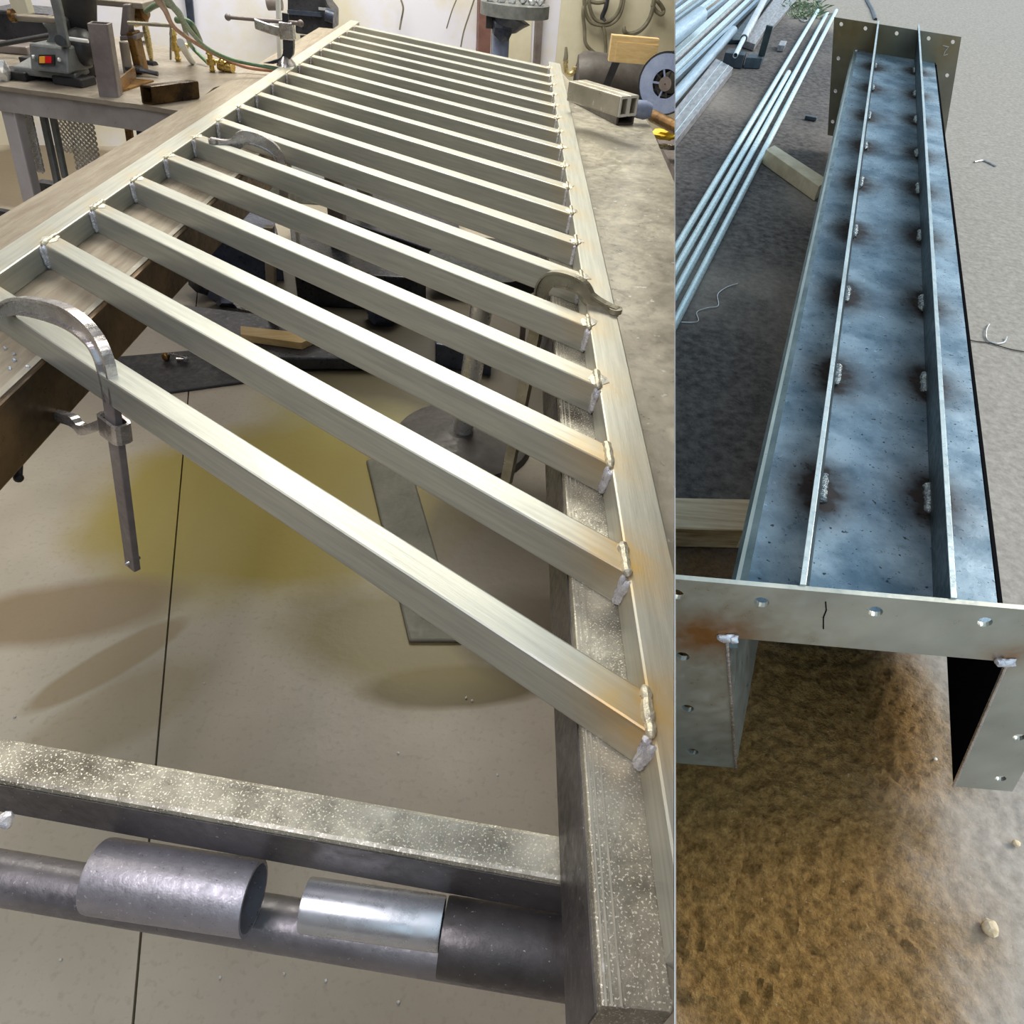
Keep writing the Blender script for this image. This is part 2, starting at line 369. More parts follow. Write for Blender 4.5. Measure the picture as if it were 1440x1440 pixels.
fs(620, 520, 1.1, .55, .5, (.085, .07, .05), .85, 0)  # shade beneath the panel, painted dark
fs(560, 420, 1.6, .9, .4, (.07, .06, .045), .9, 0)  # shade farther back under the panel, also painted
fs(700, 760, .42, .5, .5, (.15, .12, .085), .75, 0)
J0, J1 = PL(268, 520, 0), PL(187, 1440, 0); jd = (J1-J0).normalized(); jn = V((-jd.y, jd.x, 0))
K0, K1 = PL(420, 990, 0), PL(700, 1075, 0)
mb = MB()
jw = .0022; far = J0-jd*8; near = J1+jd*4
pl = MB()
A_, B_ = far-jn*8, near-jn*8
for s_, e_ in ((1, 8), (-1, 8)):
    a = far+jn*s_*jw; b = near+jn*s_*jw; pl.prism([a, b, b+jn*s_*e_, a+jn*s_*e_], (0, 0, -.12))
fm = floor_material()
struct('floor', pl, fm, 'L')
fl = bpy.data.objects['floor']; me = fl.data
off = fl.location.copy()
for v in me.vertices: v.co += off
fl.location = (0, 0, 0)
mb = MB(); mb.prism([far+jn*.02, near+jn*.02, near-jn*.02, far-jn*.02], (0, 0, -.1))
for v in mb.bm.verts: v.co.z -= .012
struct('trim_1', mb, mat('dark joint dirt', (.10, .08, .045), rough=.9), 'L')

# ------------------------------------------------------------------ railing
dz = V((0, 0, ZB-ZT)); hv = vL*(ZT-ZB)
rail = thing('stair_railing_panel', HP(9, .5, ZB), 'long bare steel stair railing panel of slanted square balusters lying clamped across the table beams', 'railing')
WU = .24
wb = uR*WU
def heat_at(k): return [(HP(k+WU*t, v), .06, 1.0) for v in (0, 1) for t in (0, 1)]
for k in range(1, 19):
    k0, k1 = (k, k)
    if k == 1: k0, k1 = .90, 1.0
    P0, P1 = HP(k0, -.004), HP(k1, 1.003)
    b_ = MB(); b_.rect(P0+hv, P1+hv, wb, -hv, r=.075, seg=2, n=36)
    jt = .0015*R_.uniform(-1, 1)
    ht = [(HP(k1+WU*.5, 1.0)+V((0, 0, .012)), .045 if k < 4 else .03, 1.1 if k == 1 else (.75 if k in (2, 3, 5) else .5)), (HP(k0+WU*.5, 0), .03, .4)]
    build('baluster', b_, 'rail', rail, 'L', heat=ht)
for v0, v1, ka, kb in ((-.062, -.006, .2, 18.9), (1.004, 1.058, -1.9, 18.95)):
    A0, A1 = HP(ka, v0), HP(kb, v0) ; W = HP(5, v1)-HP(5, v0)
    if v0 > 0: A0 = PL(1045, 1500, ZT) if False else HP(.2, v0)
    b_ = MB(); b_.rect(A0+hv, A1+hv, W, -hv, r=.08, seg=2, n=120)
    ht = []
    for k in range(1, 19): ht.append((HP(k+WU*.5, v1 if v0 < 0 else v0), .03 if (v0 < 0 or k > 5) else .04, .4 if v0 < 0 else (1.0 if k < 3 else .5)))
    if v0 > 0:
        # the rail runs on past the first baluster
        pass
    build('side_rail', b_, 'rail2', rail, 'L', heat=ht)
for k in range(1, 19):
    for end in (0, 1):
        k0 = k if k > 1 else (.9 if end == 0 else 1.0)
        v = -.004 if end == 0 else 1.003
        r = .0034 if k < 9 else .003
        P = HP(k0, v)
        # front corner bead running down the inside corner
        mbv = MB(); ofs = -uRn*r*.5 + bR.normalized()*(r*.6 if end == 0 else -r*.6)
        mbv.bead(P+ofs-V((0, 0, .001)), P+ofs+hv*.95, r*1.25, seed=k*3+end)
        if end == 0 and k > 1: mbv.bead(P+ofs-uRn*.010-bR.normalized()*.001, P+ofs+hv*.8-uRn*.004, r*.9, seed=k*5+9)
        if end == 1 and k < 6:
            mbv.bead(P+ofs-uRn*.008+bR.normalized()*.004, P+ofs-uRn*.004+hv*.85, r*1.5, seed=k+40)
        build('weld_bead', mbv, 'weld', rail, 'L')
        mt = MB(); mt.bead(P-uR*.02+V((0, 0, .0005)), HP(k0+WU, v)+uR*.02+V((0, 0, .0005)), r*1.1 if k > 4 else r*1.5, lump=.6, seed=k*7+end)
        build('weld_bead', mt, 'weldtop', rail, 'L')
        if k > 3 and end == 1 or k > 1 and end == 0 and k < 9:
            mq = MB(); mq.blob(HP(k+WU*.5, 1.004 if end else -.005, ZT)+V((0, 0, .0006)), .012, 2, .5, (1.1, 1.3, .12), seed=k); build('weld_bead', mq, 'weldcap', rail, 'L', smooth=True)

# ------------------------------------------------------------------ table beams under the railing
def beam(name, oA, oB, iB, z, depth, label, mtop, mside, k_end=None):
    pass
# left beam: outer edge (0,303)-(212,180), inner edge (0,571)-(304,287)
o0, i0 = PL(-120, 374, ZB), PL(-60, 626, ZB)
L_out = PL(0, 303, ZB); L_in = PL(0, 571, ZB)
def along(P, t): return P+uRn*t
dbeam = .098
t = thing('table_beam', along(L_out, 1.5)-V((0, 0, dbeam)), 'wide tan steel table beam under the left rail, rusty brown along its inner side', 'beam')
wv = L_in-L_out; wv -= uRn*wv.dot(uRn)
b_ = MB(); b_.rect(along(L_out, -1.15)+vL*dbeam, along(L_out, 2.75)+vL*dbeam, wv, -vL*dbeam, r=.04, seg=2, n=1)
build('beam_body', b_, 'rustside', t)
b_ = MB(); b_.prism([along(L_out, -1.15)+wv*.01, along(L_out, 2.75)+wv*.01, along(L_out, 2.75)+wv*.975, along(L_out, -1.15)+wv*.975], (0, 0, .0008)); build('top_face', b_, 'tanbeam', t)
# pale strip along the inner lip
P = along(L_out, -1.15)+wv*.945+V((0, 0, .0009)); b_ = MB(); b_.box(P, uRn*3.9, wv*.03, (0, 0, .0006)); build('worn_edge', b_, 'plate', t, label='pale worn edge line')
for tt in (1.9, 2.6):
    p = along(L_out, tt)+wv*.5+vL*dbeam; b_ = MB(); b_.rect(p, V((p.x, p.y, 0))+V((0, 0, 0)), V((.07, 0, 0)), V((0, .07, 0)), wall=.005); build('leg', b_, 'brownsteel', t)

# right beam
R_t, R_b = PL(809, 896, ZB), PL(845, 1414, ZB)
RE0 = PL(845.5, 1415, ZB); RE1 = PL(947, 1424, ZB); ex = RE1-RE0
dR = .10
t = thing('table_beam', RE0+uRn*1.5-V((0, 0, dR)), 'heavy box section table beam under the right rail, ending nearest the camera at lower right', 'beam')
def Rpt(y):                                   # left top edge by image row
    x = 809+(y-896)*.0696; return PL(x, y, ZB)
A0 = RE0; A1 = PL(779.5, 452, ZB); A1 = A0+uRn*((A1-A0).dot(uRn)); A1 = A0+uRn*3.0
exn = ex-uRn*ex.dot(uRn)
b_ = MB()
c0, c1 = RE0, RE0+ex*1.6
top = [c0+ex*0, c0+ex*1.02, c0+ex*1.02+uRn*3.0, c0+uRn*3.0]
b_.prism([p for p in top], vL*dR)
build('beam_body', b_, 'tablesteel', t, 'L', bevel=.004)
b_ = MB(); b_.box(RE0+vL*.012-exn*.0008, uRn*3.0, exn*.0008*0-exn.normalized()*.0012, vL*(dR-.016)); build('side_face', b_, 'darksteel', t, 'L')  # shade of the beam's left side, put in as a dark sheet
for s_ in (.028, .075, .15):
    b_ = MB(); b_.box(RE0+exn.normalized()*s_*.08+V((0, 0, .0002)), uRn*2.2, exn.normalized()*.0016, (0, 0, .0006)); build('score_line', b_, 'plate', t, 'L')
for tt in (2.55,):
    p = RE0+exn*.2+uRn*tt+vL*dR; b_ = MB(); b_.rect(p, V((p.x, p.y, 0)), exn*.5, uRn*.07, wall=.005); build('leg', b_, 'brownsteel', t, 'L')

# bench plate to the right of the railing
pts = [(812, 150), (905, 165), (912, 172), (949, 262), (1010, 420), (1010, 1500), (930, 1500), (905, 760), (868, 473)]
pts = [(800, 150), (835, 152), (905, 163), (914, 176), (949, 258), (1000, 400), (1000, 1290), (962, 1290), (915, 640), (878, 480), (833, 240)]
P_ = [HP(18.6, 1.03, ZB)]+[PL(x, y, ZB) for x, y in ((835, 151), (905, 163), (914, 176), (949, 258), (1000, 400), (1000, 1290), (962, 1290))]+[HP(k, 1.03, ZB) for k in (1, 4, 10)]
plate = MB(); plate.prism(P_, (0, 0, -.012))
t = build('bench_plate', plate, 'plate', None, 'L', label='flat brushed steel bench plate to the right of the railing, scuffed and speckled', category='bench top')

# ------------------------------------------------------------------ front cross tube, pipe and hinge barrels
zc = .795
Q0, Q1 = PL(0, 1035, zc), PL(800, 1161, zc); N0, N1 = PL(0, 1098, zc), PL(801, 1242, zc)
d = (N1-N0).normalized(); wv = (Q0-N0); wv -= d*wv.dot(d)
b_ = MB(); b_.rect(N0-d*.25+vL*.058, N1+d*.03+vL*.058, wv, -vL*.058, r=.12, seg=2, n=40)
t = build('cross_tube', b_, 'tablesteel', None, 'L', label='square steel cross tube nearest the camera, speckled pale on top, its face painted in shade', category='tube')
t2 = MB(); t2.box(N0-d*.25+vL*.006-wv.normalized()*.0006, d*((N1-N0).length+.27), -wv.normalized()*.0006, vL*.049); build('shade_face', t2, 'darksteel', t, 'L')  # front shade put in as a darker sheet
wsp = MB(); wsp.blob(PL(12, 1148, zc-.02)-wv.normalized()*.004, .007, 2, .6); wsp.blob(PL(14, 1143, zc-.02)-wv.normalized()*.006, .004, 1, .6); build('weld_blob', wsp, 'weld', t, smooth=True)
# long pipe
zp = .655
a0, a1 = PL(0, 1234, zp), PL(800, 1368, zp); d = (a1-a0).normalized(); rp = pxm(PL(400, 1300, zp), 36)
b_ = MB(); b_.tube([a0-d*.25, a0.lerp(a1, .5), a1+d*.03], rp, 40, hollow=.88)
build('long_pipe', b_, 'darkpipe', None, 'L', label='long grey steel pipe running under the cross tube', category='pipe')
# hinge barrels in front of the pipe
def onax(x, y): return PL(x, y, zp+.062)
def barrel(name, xa, ya, xb, yb, rpx, m, label, arc=None, hollow=.9):
    A, B = onax(xa, ya), onax(xb, yb); r = pxm((A+B)/2, rpx)
    b_ = MB()
    if arc is None: b_.tube([A, A.lerp(B, .02), A.lerp(B, .98), B], [r*.985, r, r, r*.985], 48, hollow=hollow)
    return build(name, b_, m, None, 'L', label=label, category='pipe sleeve', group=None) if False else b_, A, B, r
b_, A, B, r = barrel('pipe_sleeve', 139, 1231, 357, 1263, 50, 'darkpipe', '')
build('pipe_sleeve', b_, mat('lavender grey mill scale', (.30, .285, .315), (.50, .48, .52), 7, .6, .38, .15, 140, speck=(.62, .6, .64), spk=.66, sscale=300), None, 'L', label='large open lavender grey pipe sleeve at left, between cross tube and long pipe', category='pipe sleeve')
b_, A, B, r = barrel('pipe_sleeve', 430, 1272, 622, 1299, 36, 'galv', '')
build('galvanized_sleeve', b_, 'galv', None, 'L', label='bright galvanized pipe sleeve between the two larger dull sleeves', category='pipe sleeve')
b_, A, B, r = barrel('pipe_sleeve', 623, 1316, 800, 1345, 52, 'darkpipe', '')
build('pipe_sleeve', b_, 'darksteel', None, 'L', label='large dark grey pipe sleeve at right, butting against the table beam', category='pipe sleeve')

# ------------------------------------------------------------------ clamps
def arm(parts, label, m, name='clamp'):
    pass
def smoothpath(pts, n=6):
    out = []
    P = [pts[0]]+list(pts)+[pts[-1]]
    for i in range(1, len(P)-2):
        for j in range(n):
            t = j/n; a, b, c, d_ = P[i-1], P[i], P[i+1], P[i+2]
            out.append(.5*((2*b)+(c-a)*t+(2*a-5*b+4*c-d_)*t*t+(3*b-a-3*c+d_)*t**3))
    out.append(V(pts[-1])); return out
def clamp(base, path, half, thick, m, label, bar=None, jaw=None, name='bar_clamp', side=None, widthdir=None):
    t = thing(name, base, label, 'clamp')
    p = smoothpath([V(q) for q in path]); W = []
    for i in range(len(p)):
        tg = (p[min(i+1, len(p)-1)]-p[max(0, i-1)]).normalized()
        w = tg.cross(widthdir).normalized(); W.append(w)
    n = len(p); prof = [half*(.55+.45*math.sin(math.pi*min(1, max(0, (i/(n-1))*1.0)))) for i in range(n)]
    b_ = MB(); b_.ribbon(p, [w*h*2 for w, h in zip(W, prof)], widthdir.normalized()*thick*.45); build('arm', b_, m, t, side)
    for s_ in (-1, 1):                           # the arm's raised rims (an I-section)
        b_ = MB(); b_.ribbon([q+w*h*s_ for q, w, h in zip(p, W, prof)], [w*thick*.3 for w in W], widthdir.normalized()*thick); build('rim', b_, m, t, side)
    return t
# 1: on the first baluster at left; pad on the rail, arm curving down to the bar
zt = ZT
padP = PL(4, 436, ZT+.004)
barT = PL(150, 512, .955); barB = PL(187, 797, .62)
wdir = (barT-padP).cross(V((0, 0, 1))).normalized()
def inplane(x, y, P0, nrm_):
    r = ray(x, y); return CAM+r*((P0-CAM).dot(nrm_)/r.dot(nrm_))
pl_n = (barT-padP).cross(barB-barT).normalized()
path = [inplane(x, y, padP, pl_n) for x, y in ((4, 438), (26, 430), (66, 436), (100, 449), (128, 472), (144, 500), (152, 530), (158, 566))]
c1 = clamp(padP, path, .0125, .013, 'chrome', 'shiny F clamp at the nearest baluster end, its long bar hanging below the left beam', widthdir=pl_n)
dvec = (barB-path[-2]); b_ = MB(); w_ = pl_n*pxm(barB, 10); hh = dvec.cross(pl_n).normalized()*pxm(barB, 22)
b_.rect(path[-2]-w_/2-hh/2, barB-w_/2-hh/2, w_, hh, r=.15, n=2); build('bar', b_, 'brownsteel', c1)
b_ = MB(); b_.tube([barB-dvec.normalized()*.012-w_*1.1, barB-dvec.normalized()*.012+w_*1.1], .003, 8); build('stop_pin', b_, 'chrome', c1)
jp = on_line(152, 600, path[-2], dvec)
b_ = MB(); b_.rect(jp-hh*.95-w_*1.2-dvec.normalized()*.012, jp-hh*.95-w_*1.2+dvec.normalized()*.016, hh*1.9, w_*2.4, r=.3, wall=.004); build('sliding_jaw', b_, 'chrome', c1)
jE = inplane(52, 578, jp, pl_n)
b_ = MB(); b_.ribbon(smoothpath([jp-hh*.6, inplane(118, 604, jp, pl_n), inplane(100, 590, jp, pl_n), jE]), dvec.normalized()*.016, pl_n*.011); build('jaw_arm', b_, 'chrome', c1)
jS = inplane(25, 640, jp, pl_n); jU = inplane(20, 540, jp, pl_n)
hb = PL(26, 672, .70)
b_ = MB(); b_.tube([PL(30, 610, .74), hb], [.0045, .0055], 12); b_.blob(hb, .0075, 2, 0); build('screw_handle', b_, 'black', c1, smooth=True)
# 2: on the sixth/seventh baluster at left
pd = PL(300, 199, ZT+.004); q = PL(398, 226, ZT-.03)
n2 = (q-pd).cross(V((0, 0, 1))).normalized()
path = [inplane(x, y, pd, n2) for x, y in ((296, 199), (316, 204), (330, 203), (342, 193), (360, 196), (380, 206), (392, 220), (398, 240))]
c2 = clamp(pd, path, .013, .012, 'chrome', 'shiny curved C clamp arm gripping a baluster near the left rail, halfway up the panel', widthdir=n2, name='c_clamp')
b_ = MB(); b_.ribbon([path[-1], inplane(400, 300, pd, n2)], n2.cross(V((0, 0, 1)))*.02, n2*.012); build('frame_back', b_, 'brownsteel', c2)
b_ = MB(); b_.tube([pd-V((0, 0, .003)), pd+V((0, 0, .006))], .011, 16); build('pad', b_, 'chrome', c2)
# 3: at the right rail
pd = PL(865, 437, ZT+.004); q = PL(765, 420, ZT-.02); n3 = (q-pd).cross(V((0, 0, 1))).normalized()
path = [inplane(x, y, pd, n3) for x, y in ((868, 440), (850, 433), (830, 420), (822, 405), (800, 392), (778, 388), (762, 400), (755, 420), (752, 440))]
path = [inplane(x, y, pd, n3) for x, y in ((868, 440), (848, 432), (829, 420), (818, 404), (795, 394), (775, 393), (763, 405), (759, 425), (757, 450))]
c3 = clamp(pd, path, .011, .012, 'olive', 'dull brown C clamp hooked over the right rail beside the fifth and sixth balusters', widthdir=n3, name='c_clamp')
b_ = MB(); pb = inplane(722, 685, path[-1], n3)
b_.ribbon([path[-1], on_line(724, 680, path[-1], vL)], n3.cross(V((0, 0, 1)))*.022, n3*.012); build('frame_back', b_, 'olive', c3)
b_ = MB(); b_.tube([pd-V((0, 0, .003)), pd+V((0, 0, .005))], .011, 16); build('pad', b_, 'olive', c3)
# 4: upright C clamp at the far left of the rail
ft = PL(403, 92, ZT); tp = vert(402, 20, ft)
c4_ = thing('c_clamp', ft, 'upright dark C clamp with a T handle standing on the far left rail', 'clamp')
hgt = tp-ft
b_ = MB(); b_.tube([ft+hgt*.62, ft+hgt*1.02], .011, 14); build('screw', b_, 'blackmetal', c4_)
b_ = MB(); b_.tube([ft+hgt*.85-RIGHT*.19, ft+hgt*.85+RIGHT*.05], .006, 10); b_.blob(ft+hgt*.85-RIGHT*.19, .011, 2, 0); b_.blob(ft+hgt*.85+RIGHT*.05, .011, 2, 0); build('handle', b_, 'brownsteel', c4_, smooth=True)
b_ = MB(); b_.ribbon(smoothpath([ft+hgt*.62+RIGHT*.02, ft+hgt*.70-RIGHT*.05, ft+hgt*.78-RIGHT*.10]), V((0, 0, .03)), FWD*.03); b_.box(ft+hgt*.52-RIGHT*.015-FWD*.02, RIGHT*.045, FWD*.04, V((0, 0, .05))); build('upper_jaw', b_, 'chrome', c4_, bevel=.003)
b_ = MB(); b_.ribbon(smoothpath([ft+hgt*.52+RIGHT*.01, ft+hgt*.2+RIGHT*.005, ft+hgt*.08-RIGHT*.03, ft+hgt*.02-RIGHT*.06]), RIGHT*.034, FWD*.028); build('frame', b_, 'blackmetal', c4_, bevel=.003)
b_ = MB(); b_.tube([ft, ft+V((0, 0, .008)), ft+V((0, 0, .03))], [.034, .03, .012], 18); build('foot_pad', b_, 'chrome', c4_)

# ------------------------------------------------------------------ welding bench at the left
def quadbox(pts, h, z): return MB().prism([PL(x, y, z) for x, y in pts], (0, 0, h))
def upright(xb, yb, xt, yt, z, wpx, dpx, m, name, parent=None, r=.1, wall=None, ang=0., side=None, **k):
    B = PL(xb, yb, z); T = vert(xt, yt, B); w = pxm(B, wpx); dd = pxm(B, dpx)
    a = Matrix.Rotation(ang, 3, 'Z'); wx = a @ (RIGHT*w); wy = a @ (FWD*dd)
    b_ = MB(); b_.rect(B-wx/2, T-wx/2, wx, wy, r=r, wall=wall); return build(name, b_, m, parent, side, **k), B, T
Zb = .90
bl, br_ = PL(-60, 112, Zb), PL(262, 157, Zb)
rr_, rl = PL(385, 98, Zb), PL(216, 62, Zb); rl2 = PL(-80, 2, Zb)
bench = thing('welding_bench', V((bl.x+.8, bl.y+.3, 0)), 'low steel welding bench at the left with flame cut front edge and mesh below', 'workbench')
fr = [bl.lerp(br_, i/24) for i in range(25)]; nrmf = (br_-bl).cross(V((0, 0, 1))).normalized()
fr = [p-nrmf*R_.uniform(-.004, .006) for p in fr]
def tanline(x): return 303-.5885*x
b_ = MB(); b_.prism([rl2]+fr+[PL(300, tanline(300)-3, Zb), rr_, rl], (0, 0, -.012)); build('bench_top', b_, 'benchsteel', bench)
ap = (br_-bl).normalized(); inn = nrmf*(-1) if nrmf.dot(FWD) < 0 else nrmf
inn = V((-ap.y, ap.x, 0))
b_ = MB(); b_.box(bl+inn*.015+V((0, 0, -.012)), ap*(br_-bl).length, inn*.006, vL*.062); build('apron', b_, 'legsteel', bench)
def blg(x1, y1, x2, y2, wpx, dpx, m, name='leg', **k):
    T = on_line(x1, y1-14, bl+inn*(.03 if name == 'leg' else .16), ap); T.z = Zb-.014
    B = vert(x2, y2, T); w = pxm(T, wpx)
    b_ = MB(); b_.rect(T-ap*w/2, B-ap*w/2, ap*w, inn*pxm(T, dpx), r=.15, wall=.004); return build(name, b_, m, bench, **k)
def bpl(x, y, back):
    r = ray(x, y); P = bl+inn*back; return CAM+r*((P-CAM).dot(inn)/r.dot(inn))
blg(1, 138, 24, 345, 23, 18, 'legpale')
blg(50, 152, 66, 262, 9, 8, 'machinegrey', 'brace'); blg(64, 154, 77, 250, 8, 7, 'machinegrey', 'brace')
blg(172, 168, 178, 215, 9, 8, 'bronze', 'brace'); blg(190, 168, 196, 215, 12, 8, 'bluegrey', 'brace')
b_ = MB(); b_.box(PL(-30, 292, .33), ap*.35, inn*.03, (0, 0, -.05)); build('foot_rail', b_, 'blackmetal', bench)
b_ = MB(); b_.box(PL(62, 258, .33)-ap*.05, ap*.12, inn*.05, (0, 0, -.05)); build('foot_bracket', b_, 'blackmetal', bench)
# expanded mesh
def expmesh(P, ex_, ez_, nx, nz, th, m, name, parent):
    b_ = MB(); nrm_ = ex_.cross(ez_).normalized()
    for j in range(nz):
        for sgn in (1, -1):
            pts = []
            for i in range(nx*2+1):
                pts.append(P+ex_*(i/(nx*2))+ez_*((j+.5+(sgn*.5 if i % 2 else 0))/nz))
            b_.ribbon(pts, ez_.normalized()*th, nrm_*th*.6)
    return build(name, b_, m, parent)
T = bpl(90, 148, .30); B = vert(97, 246, T); w = bpl(128, 152, .30)-T
expmesh(T, w, B-T, 5, 13, .008, 'mesh', 'mesh_panel', bench)
T = bpl(66, 146, .34); B = vert(72, 212, T); expmesh(T, bpl(90, 149, .34)-T, B-T, 4, 9, .006, 'mesh', 'mesh_panel', bench)
T = bpl(31, 146, .10); B = vert(45, 240, T); expmesh(T, bpl(42, 148, .10)-T, B-T, 2, 13, .011, 'mesh', 'mesh_panel', bench)

# bench machine with the lit rocker switch
mc = PL(70, 108, Zb)
mach = thing('bench_sander', mc, 'grey bench machine with a lit red and orange rocker switch on the welding bench', 'bench machine')
p0 = PL(23, 112, Zb); p1 = PL(110, 122, Zb); p2 = PL(140, 104, Zb); p3 = PL(56, 92, Zb)
b_ = MB(); b_.prism([p+V((0, 0, .014)) for p in (p0, p1, p2, p3)], (0, 0, .022)); build('base_plate', b_, 'machinegrey', mach, bevel=.006)
for p in (p0, p1, p2, p3):
    q_ = p.lerp(mc, .1); b_ = MB(); b_.box(q_-ap*.06-inn*.02, ap*.10, inn*.07, (0, 0, .024)); build('rubber_foot', b_, 'black', mach, bevel=.004)
hx = (p1-p0).normalized(); hy = (p3-p0); hy -= hx*hy.dot(hx); hy.normalize()
f0 = PL(43, 99, Zb+.036); f1 = PL(97, 105, Zb+.036); Wd = (f1-f0)
T0 = vert(37, 62, f0); T1 = vert(95, 68, f1)
b_ = MB(); dd = hy*.13; b_.prism([f0, f1, T1+dd*.35, T0+dd*.35], dd*.6); b_ = MB()
vs = [f0, f1, f1+dd, f0+dd, T0+dd*.12, T1+dd*.12, T1+dd*.9, T0+dd*.9]
bv = [b_.bm.verts.new(v) for v in vs]
for f in ((0, 1, 5, 4), (1, 2, 6, 5), (2, 3, 7, 6), (3, 0, 4, 7), (4, 5, 6, 7), (3, 2, 1, 0)): b_.face([bv[i] for i in f])
build('housing', b_, 'machinegrey', mach, bevel=.006)
fn = (f1-f0).cross(T0-f0).normalized();
if fn.dot(CAM-f0) < 0: fn = -fn
def onf(x, y):
    r = ray(x, y); return CAM+r*((f0-CAM).dot(fn)/r.dot(fn))
def fbox(x0, y0, x1, y1, th, m, name, parent, off=0):
    b_ = MB(); b_.prism([onf(x0, y0)+fn*off, onf(x1, y0)+fn*off, onf(x1, y1)+fn*off, onf(x0, y1)+fn*off], fn*th); return build(name, b_, m, parent, bevel=.001)
sw = fbox(55.5, 76.5, 77, 91, .008, 'black', 'switch', mach, -.003)
fbox(58, 79, 66, 88.5, .012, M['orange'], 'rocker_half', sw, -.002); fbox(66, 79, 74.5, 88.5, .010, M['red'], 'rocker_half', sw, -.002)
for x, y in ((48, 80), (84, 84)):
    b_ = MB(); b_.blob(onf(x, y)+fn*.003, .006, 2, 0); build('screw', b_, 'galv', mach, smooth=True)
# column and arms above
cb = f0.lerp(f1, .72)+dd*.6+V((0, 0, .10)); s1 = pxm(cb, 1)
def oc(x, y, dback=0.): return on_plane(x, y, cb+hy*dback)
def on_plane(x, y, P, n_=None):
    n_ = n_ or FWD; r = ray(x, y); return CAM+r*((P-CAM).dot(n_)/r.dot(n_))
b_ = MB(); b_.prism([oc(62, 62), oc(95, 66), oc(90, 30), oc(82, 24), oc(58, 33), oc(66, 42), oc(68, 52)], FWD*.05); build('column', b_, 'machinegrey', mach, bevel=.004)
b_ = MB(); b_.tube([oc(22, 24, -.04), oc(80, 28, -.04)], s1*4.5, 16); build('cross_arm', b_, 'benchsteel', mach)
b_ = MB(); b_.ribbon([oc(76, -8, -.06), oc(82, 15, -.06), oc(88, 45, -.06), oc(93, 66, -.06)], RIGHT*s1*11, FWD*.02); build('bracket', b_, 'machinegrey', mach, bevel=.003)
b_ = MB(); b_.tube([oc(84, 57, -.09), oc(84, 57, -.06)], s1*6.5, 14); build('knob', b_, 'black', mach)
b_ = MB(); b_.tube([oc(95, 54, -.05), oc(124, 58, -.05)], s1*2.4, 12); build('guide_rod', b_, 'white', mach)
b_ = MB(); b_.tube([oc(110, -40, .06), oc(114, 96, .10)], s1*22, 24); b_.blob(oc(114, 66, .02), s1*24, 2, .15); build('motor', b_, 'black', mach, smooth=True)
b_ = MB(); b_.box(oc(18, 20), RIGHT*s1*22, FWD*.04, V((0, 0, s1*26))); build('clamp_head', b_, 'wallcream', mach, bevel=.004)
b_ = MB(); b_.tube([oc(15, 22, -.05), oc(20, 22, -.05)], s1*8, 12); build('knob', b_, 'bronze', mach)
# dark equipment behind the machine
gb = PL(15, 72, Zb); s1 = pxm(gb, 1)
bw = thing('bench_machine', gb, 'dark machine body and tray behind the grey bench machine at the left edge', 'machine')
b_ = MB(); b_.box(gb-RIGHT*s1*45+FWD*.1, RIGHT*s1*95, FWD*.2, V((0, 0, s1*42))); build('body', b_, 'blackmetal', bw, bevel=.01)
b_ = MB(); b_.box(gb-RIGHT*s1*50-FWD*.05, RIGHT*s1*85, FWD*.1, V((0, 0, s1*10))); build('tray', b_, 'brownsteel', bw, bevel=.004)
b_ = MB(); b_.tube([gb-FWD*.1+V((0, 0, .01))-RIGHT*.25, gb-FWD*.13+V((0, 0, .03)), gb-FWD*.05+V((0, 0, .07))+RIGHT*.2], .008, 10); build('power_cord', b_, 'black', bw)
b_ = MB(); b_.blob(PL(7, 113, Zb)+V((0, 0, .025)), .028, 2, .5); build('crumpled_fitting', b_, 'mesh', None, label='small pale lumpy fitting at the left end of the bench edge', category='fitting')

# upright offcut of square tube
o, B, T = upright(153, 137, 144, 35, Zb, 26, 24, 'brownsteel', 'square_tube_offcut', None, wall=.006, ang=.15, label='brown grey square tube offcut standing upright at the bench edge', category='tube')
# drill vise / stand behind
vb = PL(186, 104, Zb); s1 = pxm(vb, 1)
vs_ = thing('bench_vise', vb, 'rusty bench vise and bracket behind the upright tube offcut', 'vise')
def ov(x, y, db=0.): return on_plane(x, y, vb+FWD*db)
b_ = MB(); b_.prism([ov(168, 50), ov(172, 6), ov(182, 6), ov(180, 50)], FWD*.05); b_.prism([ov(168, 50), ov(192, 48), ov(192, 56), ov(168, 58)], FWD*.06); build('bracket', b_, 'brownsteel', vs_, bevel=.004)
b_ = MB(); b_.tube([vb-FWD*.03, vert(180, 60, vb-FWD*.03)], s1*6, 18); build('post', b_, 'benchsteel', vs_)
b_ = MB(); b_.box(vb+RIGHT*s1*4, RIGHT*s1*10, FWD*.06, V((0, 0, s1*50))); build('side_plate', b_, 'bronze', vs_, bevel=.003)
b_ = MB(); b_.tube([ov(181, 14, .1), ov(203, 16, .1)], s1*14, 24); b_.tube([ov(203, 16, .1), ov(208, 16, .1)], [s1*12, s1*7], 24); build('roller', b_, 'bronze', vs_)
b_ = MB(); b_.box(ov(118, 6, .02), RIGHT*s1*78, FWD*.16, V((0, 0, s1*7))); build('top_plate', b_, 'benchsteel', vs_, bevel=.003)
b_ = MB(); b_.box(ov(176, 98, -.05), RIGHT*s1*16, FWD*.05, V((0, 0, s1*3))); b_.tube([ov(176, 96, -.04), ov(204, 100, -.02), ov(222, 104, -.02)], s1*3, 8); build('foot', b_, 'blackmetal', vs_)
